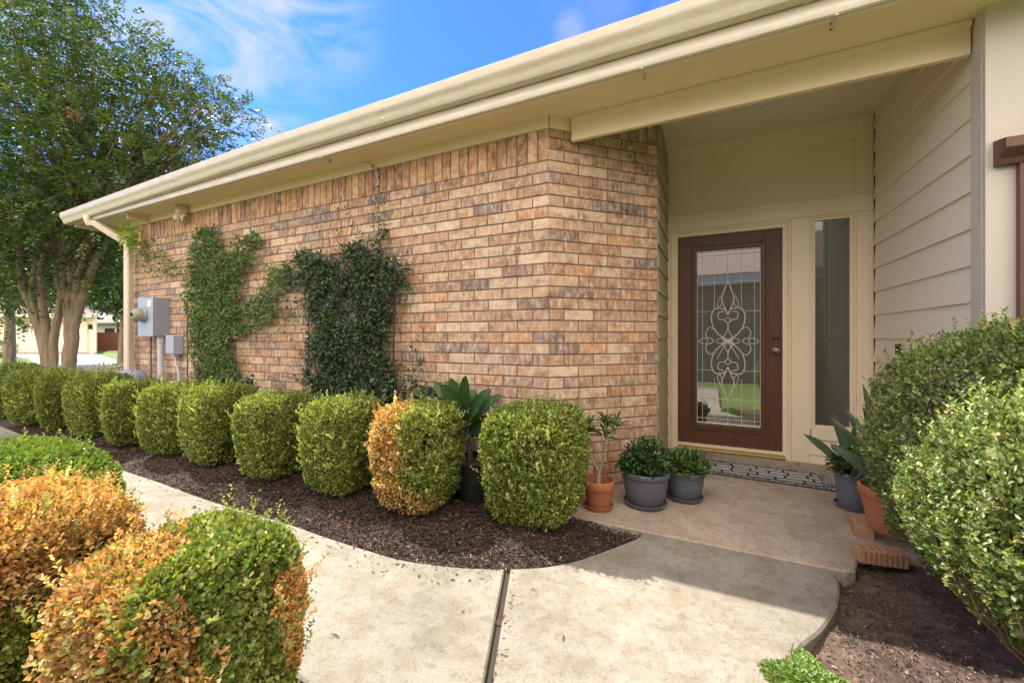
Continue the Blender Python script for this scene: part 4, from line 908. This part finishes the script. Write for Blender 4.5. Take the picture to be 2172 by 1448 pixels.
for k_, (xa, xb, y0_, y1_, lab) in enumerate(((398, 500, 620, 812, 'thin black iron trellis behind the Y-shaped vine'), (655, 835, 560, 850, 'thin black iron trellis hidden inside the dense dark vine'))):
    A = PY(xa, y1_, 2.70); B = PY(xb, y1_, 2.70); zt = PY(xa, y0_, 2.70).z
    t = empty('garden_trellis', (A.x, 2.70, 0), label=lab, cat='trellis'); b = MB(); w_ = B.x-A.x
    for f in (0, .70, 1) if k_ == 0 else (0, .33, .66, 1): b.tube([(w_*f, 0, 0), (w_*f, 0, zt-.0)], .006, 6)
    b.build('uprights', M['trellis'], t); b = MB()
    for f in (.40, .62, .84): b.tube([(0, 0, zt*f), (w_, 0, zt*f)], .005, 6)
    b.build('crossbars', M['trellis'], t)
# ================================================================== MULCH CHIPS
def inside(poly, x, y): return inpoly(x, y, poly)
rng = np.random.default_rng(9)
left_poly = [(p.x, p.y) for p in eL if p.x > -9]+[(p.x, p.y) for p in rr_]+[(-.8, 2.55), (-1.1, 2.75), (-9, 2.75)]
def chips(name, polys, n, hf, label, cols, seed, lmin=.015, lmax=.045):
    rng = np.random.default_rng(seed); Px = []; Py = []
    for poly, w, (x0, x1, y0, y1) in polys:
        k = int(n*w); x = x0+(x1-x0)*rng.random(k*5)**.8 if False else rng.uniform(x0, x1, k*5); y = rng.uniform(y0, y1, k*5); m = inside(poly, x, y); Px.append(x[m][:k]); Py.append(y[m][:k])
    x = np.concatenate(Px); y = np.concatenate(Py); m = len(x)
    zz = np.array([hf(a, b_) for a, b_ in zip(x, y)])+rng.uniform(.001, .016, m)
    a = rng.uniform(0, 2*np.pi, m); D = np.stack([np.cos(a), np.sin(a), rng.normal(0, .22, m)], 1); Nn = np.array([0, 0, 1])+rng.normal(0, .35, (m, 3))
    L = rng.uniform(lmin, lmax, m); W = L*rng.uniform(.1, .32, m)
    C = pal(rng, m, cols[0], cols[1], .3)
    o = leaves(name, np.stack([x, y, zz], 1)-D*L[:, None]/2, D, Nn, L, W, C, None, 'chip', fold=.5); tag(o, label=label, cat='wood mulch', kind='stuff'); return o
MC = ([(.05, .03, .022), (.09, .055, .042), (.15, .10, .075), (.26, .19, .15)], [.42, .32, .19, .07])
chips('wood_mulch', [(left_poly, .72, (-3.6, -.3, 1.6, 2.7)), (left_poly, .28, (-8, -3.6, 1.6, 2.6))], 60000, wallbed, 'shredded dark brown wood mulch under the row of clipped bushes', MC, 61, .012, .034)
soilz = lambda x, y: -.04+bedheight(x*1.3, y)*.8+.012*math.sin(x*17+y*13)
rp = [(.56, 2.50), (.55, 2.35), (.43, 1.99), (.32, 1.80), (.24, 1.55), (.2, 1.2), (2.6, 1.2), (2.6, 2.75), (.72, 2.7)]
chips('bark_litter', [(rp, 1, (.2, 2.6, 1.2, 2.7))], 20000, soilz, 'loose bark and dry leaf litter on the bare soil right of the walk', ([(.07, .045, .034), (.14, .09, .065), (.26, .18, .13), (.42, .31, .20)], [.38, .3, .22, .10]), 62, .006, .022)
jp = [(jt.x, jt.y+.12), (jt.x+.04, jt.y+.12), (jb.x+.03, jb.y), (jb.x, jb.y)]
chips('joint_mulch', [(jp, 1, (-.95, -.4, .6, 1.95))], 1500, lambda x, y: -.016, 'wood mulch packed in the open joint between the two concrete slabs', MC, 63, .01, .03)
rng = np.random.default_rng(15); k = 420; ii = rng.integers(0, len(eL)-1, k); tt = rng.random(k)
ex_ = np.array([[eL[i].x+(eL[i+1].x-eL[i].x)*t, eL[i].y+(eL[i+1].y-eL[i].y)*t] for i, t in zip(ii, tt)]); ex_[:, 1] -= rng.random(k)**3*.16
kp = ex_[:, 0] > -4.5; ex_ = ex_[kp]; k = len(ex_); a = rng.uniform(0, 6.28, k); L = rng.uniform(.006, .022, k)
so2 = leaves('spilled_mulch', np.stack([ex_[:, 0], ex_[:, 1], np.full(k, .003)], 1), np.stack([np.cos(a), np.sin(a), rng.normal(0, .08, k)], 1), np.array([0, 0, 1])+rng.normal(0, .25, (k, 3)), L, L*rng.uniform(.15, .4, k), pal(rng, k, MC[0], MC[1], .3), None, 'chip', fold=.5); tag(so2, label='loose bits of mulch spilled on the walk edge', cat='wood mulch', kind='stuff')
# a few dry bits on the walk
for i, (px, py, L_) in enumerate(((712, 1348, .022), (1195, 1352, .020), (982, 1298, .006), (838, 1180, .018), (700, 1160, .012), (670, 1255, .008), (1130, 1250, .01))):
    g_ = G(px, py, .003); b = MB(); b.col = (.03, .02, .015)
    an = i*1.7; b.tube([(-L_*math.cos(an), -L_*math.sin(an), .002), (0, 0, .005), (L_*math.cos(an), L_*.7*math.sin(an), .002)], [.001, .0026, .001], 5)
    o = b.build('dry_leaf', M['black'], None, loc=g_); tag(o, label='tiny dark dry leaf lying on the pale concrete walk', cat='dry leaf', group='dry bits on the walk')
tw = empty('dry_twig', (.255, 1.66, .0), label='bare curved twig standing up beside the bright groundcover', cat='twig'); b = MB(); b.tube(smoothc([(0, 0, -.02), (.002, .004, .03), (-.003, .01, .07), (.004, .012, .10)]), .0018, 5); b.tube(smoothc([(0, 0, .006), (-.04, -.01, .009), (-.10, .0, .006)]), .0013, 5); b.build('twig_body', M['twig'], tw)
# ================================================================== TREE
tree = empty('crepe_myrtle_tree', PD(120, 860, 8.4), label='multi-stemmed crepe myrtle tree with smooth brown trunks beyond the house corner', cat='tree')
TO = Vector(tree.location); TO.z = 0; tree.location = TO
tk = MB(); r_ = random.Random(2)
def TP(px, py, D=8.4): return PD(px, py, D)-TO
ends = []
def limb(pts, r0, r1, n=9, parent=None):
    P = smoothc([TP(*p) for p in pts], 4); P = [p+Vector((r_.uniform(-.015, .015), r_.uniform(-.015, .015), 0)) for p in P]
    tk.tube(P, [r0+(r1-r0)*(i/(len(P)-1)) for i in range(len(P))], n, False); return P
limb([(106, 830), (104, 760), (88, 700), (62, 640), (45, 590), (38, 520), (20, 400)], .11, .035)
limb([(112, 830), (112, 760), (118, 700), (128, 640), (135, 560), (120, 430), (130, 300)], .085, .035)
limb([(100, 790), (84, 700), (70, 620), (75, 540), (60, 400), (90, 250)], .08, .03)
limb([(100, 740), (95, 660), (85, 600), (95, 500), (70, 350), (30, 200)], .08, .03)
limb([(146, 830), (143, 770), (146, 710), (142, 640), (135, 580), (140, 500), (160, 350)], .095, .035)
limb([(150, 830), (150, 770), (158, 700), (172, 640), (190, 590), (215, 540), (260, 430), (330, 300)], .10, .03)
limb([(148, 780), (152, 700), (160, 640), (168, 580), (185, 500), (200, 380), (240, 200)], .10, .03)
limb([(150, 760), (160, 680), (178, 610), (200, 560), (240, 500), (290, 420), (400, 300)], .07, .02)
limb([(150, 700), (150, 620), (150, 540), (165, 450), (190, 300), (200, 120)], .07, .02)
limb([(146, 700), (138, 640), (120, 590), (110, 500), (60, 330)], .06, .02)
crown = [(130, 330, 2.3, 0), (310, 240, 1.35, .2), (400, 290, 1.0, 0), (40, 120, 1.7, .4), (215, 125, 1.15, -.3), (150, 520, 1.5, .3), (30, 560, 1.4, .5), (215, 540, 1.05, .6), (330, 400, 1.05, .3), (470, 262, .62, -.1), (-160, 250, 2.4, 0), (-120, 520, 1.7, .3), (240, 400, 1.3, -.5), (40, 330, 1.8, -.8), (355, 160, .62, 0), (440, 330, .55, .3), (100, 20, .8, 0), (190, 40, .6, .2), (525, 245, .33, 0), (415, 200, .5, 0), (70, -60, .9, .2), (480, 200, .3, .1)]
rng = np.random.default_rng(12); LP = []; LD = []; LN = []; LC = []; LL = []
vol = np.array([c[2]**2.4 for c in crown]); NS = 9800; cnt = (vol/vol.sum()*NS).astype(int)
for (px, py, rd, dd), k in zip(crown, cnt):
    c = np.array(TP(px, py, 8.4+dd)); d = unit(rng.normal(0, 1, (k, 3))); rad = rng.random(k)**.38*(1+.22*lump(d, int(px)+500, 3))
    S = c+d*(rd*rad)[:, None]; ax = unit(d*.9+np.array([0, 0, .1])+rng.normal(0, .45, (k, 3)))
    tone = rng.choice(3, k, p=[.5, .32, .18])
    for i in range(k):
        if S[i][2] < 1.0: continue
        ln = rng.uniform(.18, .42); nl = int(rng.integers(9, 15)); side = unit(np.cross(ax[i], [0, 0, 1])[None])[0]; up = np.cross(side, ax[i])
        t = (np.arange(nl)+.5)/nl; sg_ = np.where(np.arange(nl) % 2 == 0, 1, -1)
        sag = np.array([0, 0, -1])[None]*(t**2*ln*.22)[:, None]
        P = S[i]+ax[i]*(t*ln)[:, None]+sag; D = side*sg_[:, None]*.9+ax[i]*.45+rng.normal(0, .22, (nl, 3))
        LP.append(P); LD.append(D); LN.append(up+rng.normal(0, .4, (nl, 3))); LC.append(np.full(nl, tone[i])); LL.append(rng.uniform(.06, .095, nl))
LP = np.concatenate(LP); LD = np.concatenate(LD); LN = np.concatenate(LN); LC = np.concatenate(LC); LL = np.concatenate(LL); m = len(LP)
tc_ = np.array([(.075, .125, .032), (.115, .165, .038), (.048, .085, .03)])[LC]*(1+rng.normal(0, .15, (m, 1))); tc_ = np.clip(tc_, .01, .5)
leaves('crown', LP, LD, LN, LL, LL*.52, tc_, tree, 'leaf', oval=False)
for (px, py, rd, dd) in crown:
    c = TP(px, py, 8.4+dd); st_ = TP(150, 560, 8.4)
    for k in range(5):
        e_ = c+Vector((r_.uniform(-1, 1), r_.uniform(-1, 1), r_.uniform(-.6, 1)))*rd*.75
        md_ = st_.lerp(e_, .5)+Vector((0, 0, .25)); tk.tube(smoothc([st_+Vector((r_.uniform(-.2, .2), r_.uniform(-.2, .2), 0)), md_, e_]), [.03-.0025*i for i in range(11)], 5, False)
tk.build('trunk', M['bark'], tree, smooth=True)
fl = MB(); rng = np.random.default_rng(3); n = 60
leaves('flower_cluster', np.array(TP(155, 242, 7.1))+rng.normal(0, .05, (n, 3)), rng.normal(0, 1, (n, 3)), rng.normal(0, 1, (n, 3)), np.full(n, .035), np.full(n, .03), pal(rng, n, [(.30, .09, .10), (.36, .14, .15)]), tree, 'petal')
# far plants on the left
def farbush(name, cpt, rx, ry, h, n, size, label, seed, cols, cat='bush', e=2.4, mat='leaf'):
    t = empty(name, cpt, CA, label=label, cat=cat); bush_mesh(t, seed, rx, ry, h, n, size, cols=cols, w=None, e=e, rough=.14, stems=20, z0=-.06, depth=.3, oval=False, mat=mat); return t
q = FR(-9.6, 10.0); farbush('flowering_border_plant', (q.x, q.y, 0), .95, .4, .52, 4500, .05, 'pale purple flowering border plants beside the downspout foot', 401, [(.42, .38, .42), (.30, .24, .30), (.16, .14, .15), (.6, .56, .58)], 'plant', mat='petal')
q = FR(-30.6, 24); farbush('round_shrub', (q.x, q.y, 0), 1.2, .8, .95, 3500, .09, 'pale green round shrub beside the far garage driveway', 402, [(.20, .26, .09), (.14, .2, .06)])
for i, (px, D_, w_, zc, hz_, lab) in enumerate(((262, 15, 2.1, 4.6, 2.7, 'dark leafy tree seen between the crepe myrtle and the downspout'), (20, 17, 3.2, 5.2, 3.0, 'dark leafy tree behind the crepe myrtle at the left edge'))):
    q = PD(px, 715, D_); t = empty('leafy_tree', (q.x, q.y, 0), label=lab, cat='tree', group='trees behind the crepe myrtle')
    rng = np.random.default_rng(700+i); n = 16000; dd_ = unit(rng.normal(0, 1, (n, 3))); P = dd_*(rng.random(n)**.4)[:, None]*np.array([w_, w_, hz_])*(1+.22*lump(dd_, 800+i, 3))[:, None]+np.array([0, 0, zc])
    leaves('crown', P, dd_+rng.normal(0, .6, (n, 3)), dd_+rng.normal(0, .6, (n, 3)), rng.uniform(.12, .22, n), rng.uniform(.08, .14, n), pal(rng, n, [(.05, .085, .022), (.075, .12, .03)]), t, oval=False)
    b = MB(); b.tube([(0, 0, -.1), (.1, 0, zc*.4), (0, .1, zc)], [.2, .14, .06], 8); b.build('trunk', M['bark'], t)
# trees that close the view behind the far garage
for i, (l, d, w_, z1, lab) in enumerate(((-52, 44, 6, 8, 'dark green tree behind the far garage, nearest the left edge'), (-38, 46, 5.5, 7, 'dark green tree behind the far garage roof'), (-29, 55, 5, 6.5, 'dark green tree beyond the brown fence'))):
    q = FR(l, d); t = empty('background_tree', (q.x, q.y, 0), label=lab, cat='tree', group='trees behind the far garage')
    rng = np.random.default_rng(500+i); n = 7000; dd_ = unit(rng.normal(0, 1, (n, 3))); P = dd_*(rng.random(n)**.4)[:, None]*np.array([w_, w_, z1*.42])*(1+.25*lump(dd_, 600+i, 3))[:, None]+np.array([0, 0, z1*.62])
    leaves('crown', P, dd_+rng.normal(0, .6, (n, 3)), dd_+rng.normal(0, .6, (n, 3)), rng.uniform(.25, .5, n), rng.uniform(.2, .35, n), pal(rng, n, [(.05, .09, .02), (.08, .12, .03)]), t, oval=False)
    b = MB(); b.tube([(0, 0, -.1), (.1, 0, z1*.3), (0, .1, z1*.6)], [.25, .18, .08], 8); b.build('trunk', M['bark'], t)
# far house with garage
gh_ = empty('garage_house', FR(-38, 31), CA, label='cream house with a white double garage door across the driveway', cat='house')
def gpart(b, name, mat, parent=None, **k): return b.build(name, M[mat], parent or gh_, **k)
b = MB(); foot = [(-9, .06), (6.4, .06), (-1.2, 7), (-9, 7)]; b.add([(x, y, -.1) for x, y in foot]+[(x, y, 3.0) for x, y in foot], [(0, 1, 5, 4), (1, 2, 6, 5), (2, 3, 7, 6), (3, 0, 4, 7), (4, 5, 6, 7)]); gpart(b, 'wall', 'cream_siding')
b = MB(); b.box(-.7, 5.5, -.02, .058, 0, 2.12)
gd = gpart(b, 'garage_door', 'offwhite')
b = MB()
for k in range(4):
    for j in range(8): b.box(-.6+j*.76, -.6+j*.76+.62, -.035, -.021, .08+k*.52, .08+k*.52+.38)
gpart(b, 'door_panels', 'offwhite', gd, bevel=.01)
b = MB(); b.box(-.95, -.70, -.04, .058, 0, 2.32); b.box(5.5, 5.75, -.04, .058, 0, 2.32); b.box(-.70, 5.5, -.04, .058, 2.12, 2.32); b.box(6.2, 6.4, -.04, .058, 0, 3.0); gpart(b, 'garage_trim', 'cream')
b = MB(); b.add([(-9.5, -.8, 2.85), (6.9, -.8, 2.85), (-.5, 4, 5.2), (-9.5, 4, 5.2), (-9.5, 9, 2.85), (-2, 9, 2.85)], [(0, 1, 2, 3), (3, 2, 5, 4), (1, 5, 2), (0, 3, 4)]); gpart(b, 'roof', 'shingle')
b = MB(); b.box(-9.5, 6.9, -.84, -.805, 2.62, 2.88); gpart(b, 'fascia', 'cream')
b = MB(); b.box(5.95, 6.08, -.16, -.0, 1.75, 2.1); gpart(b, 'wall_lantern', 'black')
# second far house and brown fence
h2 = empty('cream_house', FR(-45.5, 44), CA, label='pale cream house with a light roof behind the brown fence', cat='house')
b = MB(); b.box(-4, 8, 0, 8, -.1, 2.7); b.build('wall', M['offwhite'], h2)
b = MB(); b.extr([(-.8, 2.6), (-.8, 2.8), (4, 4.6), (9, 2.7)], -4.5, 8.8); b.build('roof', simple('pale_roof', (.55, .5, .45), (.45, .41, .37), .8), h2)
for xx in (1.6, 2.9): b = MB(); b.box(xx, xx+1, -.05, .02, 1.3, 2.1); w = b.build('window', M['interior'], h2)
fn = empty('wooden_fence', FR(-35.1, 34.5), CA, label='brown wooden board fence beside the far garage', cat='fence')
b = MB()
for k in range(17): b.box(k*.152, k*.152+.142, -.012+(k % 2)*.004, .012, .0, 1.55)
b.build('boards', simple('fence_wood', (.26, .10, .055), (.20, .075, .04), .8, 6), fn)
for k in range(2): b = MB(); b.box(-.1+k*2.7, 0+k*2.7, -.05, .05, 0, 1.62); b.build('post', M['cream'], fn)
# house opposite the door, seen mirrored in the door glass
nh = empty('opposite_house', (0, -3.6, 0), label='tan neighbouring house with vertical boards and a shingled roof, mirrored in the door glass', cat='house')
b = MB(); b.box(-5, 7, -6, 0, -.1, 2.55)
for k in range(60): b.box(-5+k*.2, -5+k*.2+.03, 0, .02, 0, 2.54)
b.build('wall', simple('tan_boards', (.42, .32, .22), (.37, .28, .19), .8), nh)
b = MB(); b.box(-5.4, 7.4, .3, .36, 2.52, 2.78); b.build('fascia', M['offwhite'], nh)
b = MB(); b.add([(-5.4, .42, 2.78), (7.4, .42, 2.78), (7.4, -4, 4.6), (-5.4, -4, 4.6)], [(0, 1, 2, 3)]); b.add([(-5.4, -4, 4.6), (7.4, -4, 4.6), (7.4, -8, 2.8), (-5.4, -8, 2.8)], [(0, 1, 2, 3)]); b.build('roof', M['shingle'], nh)
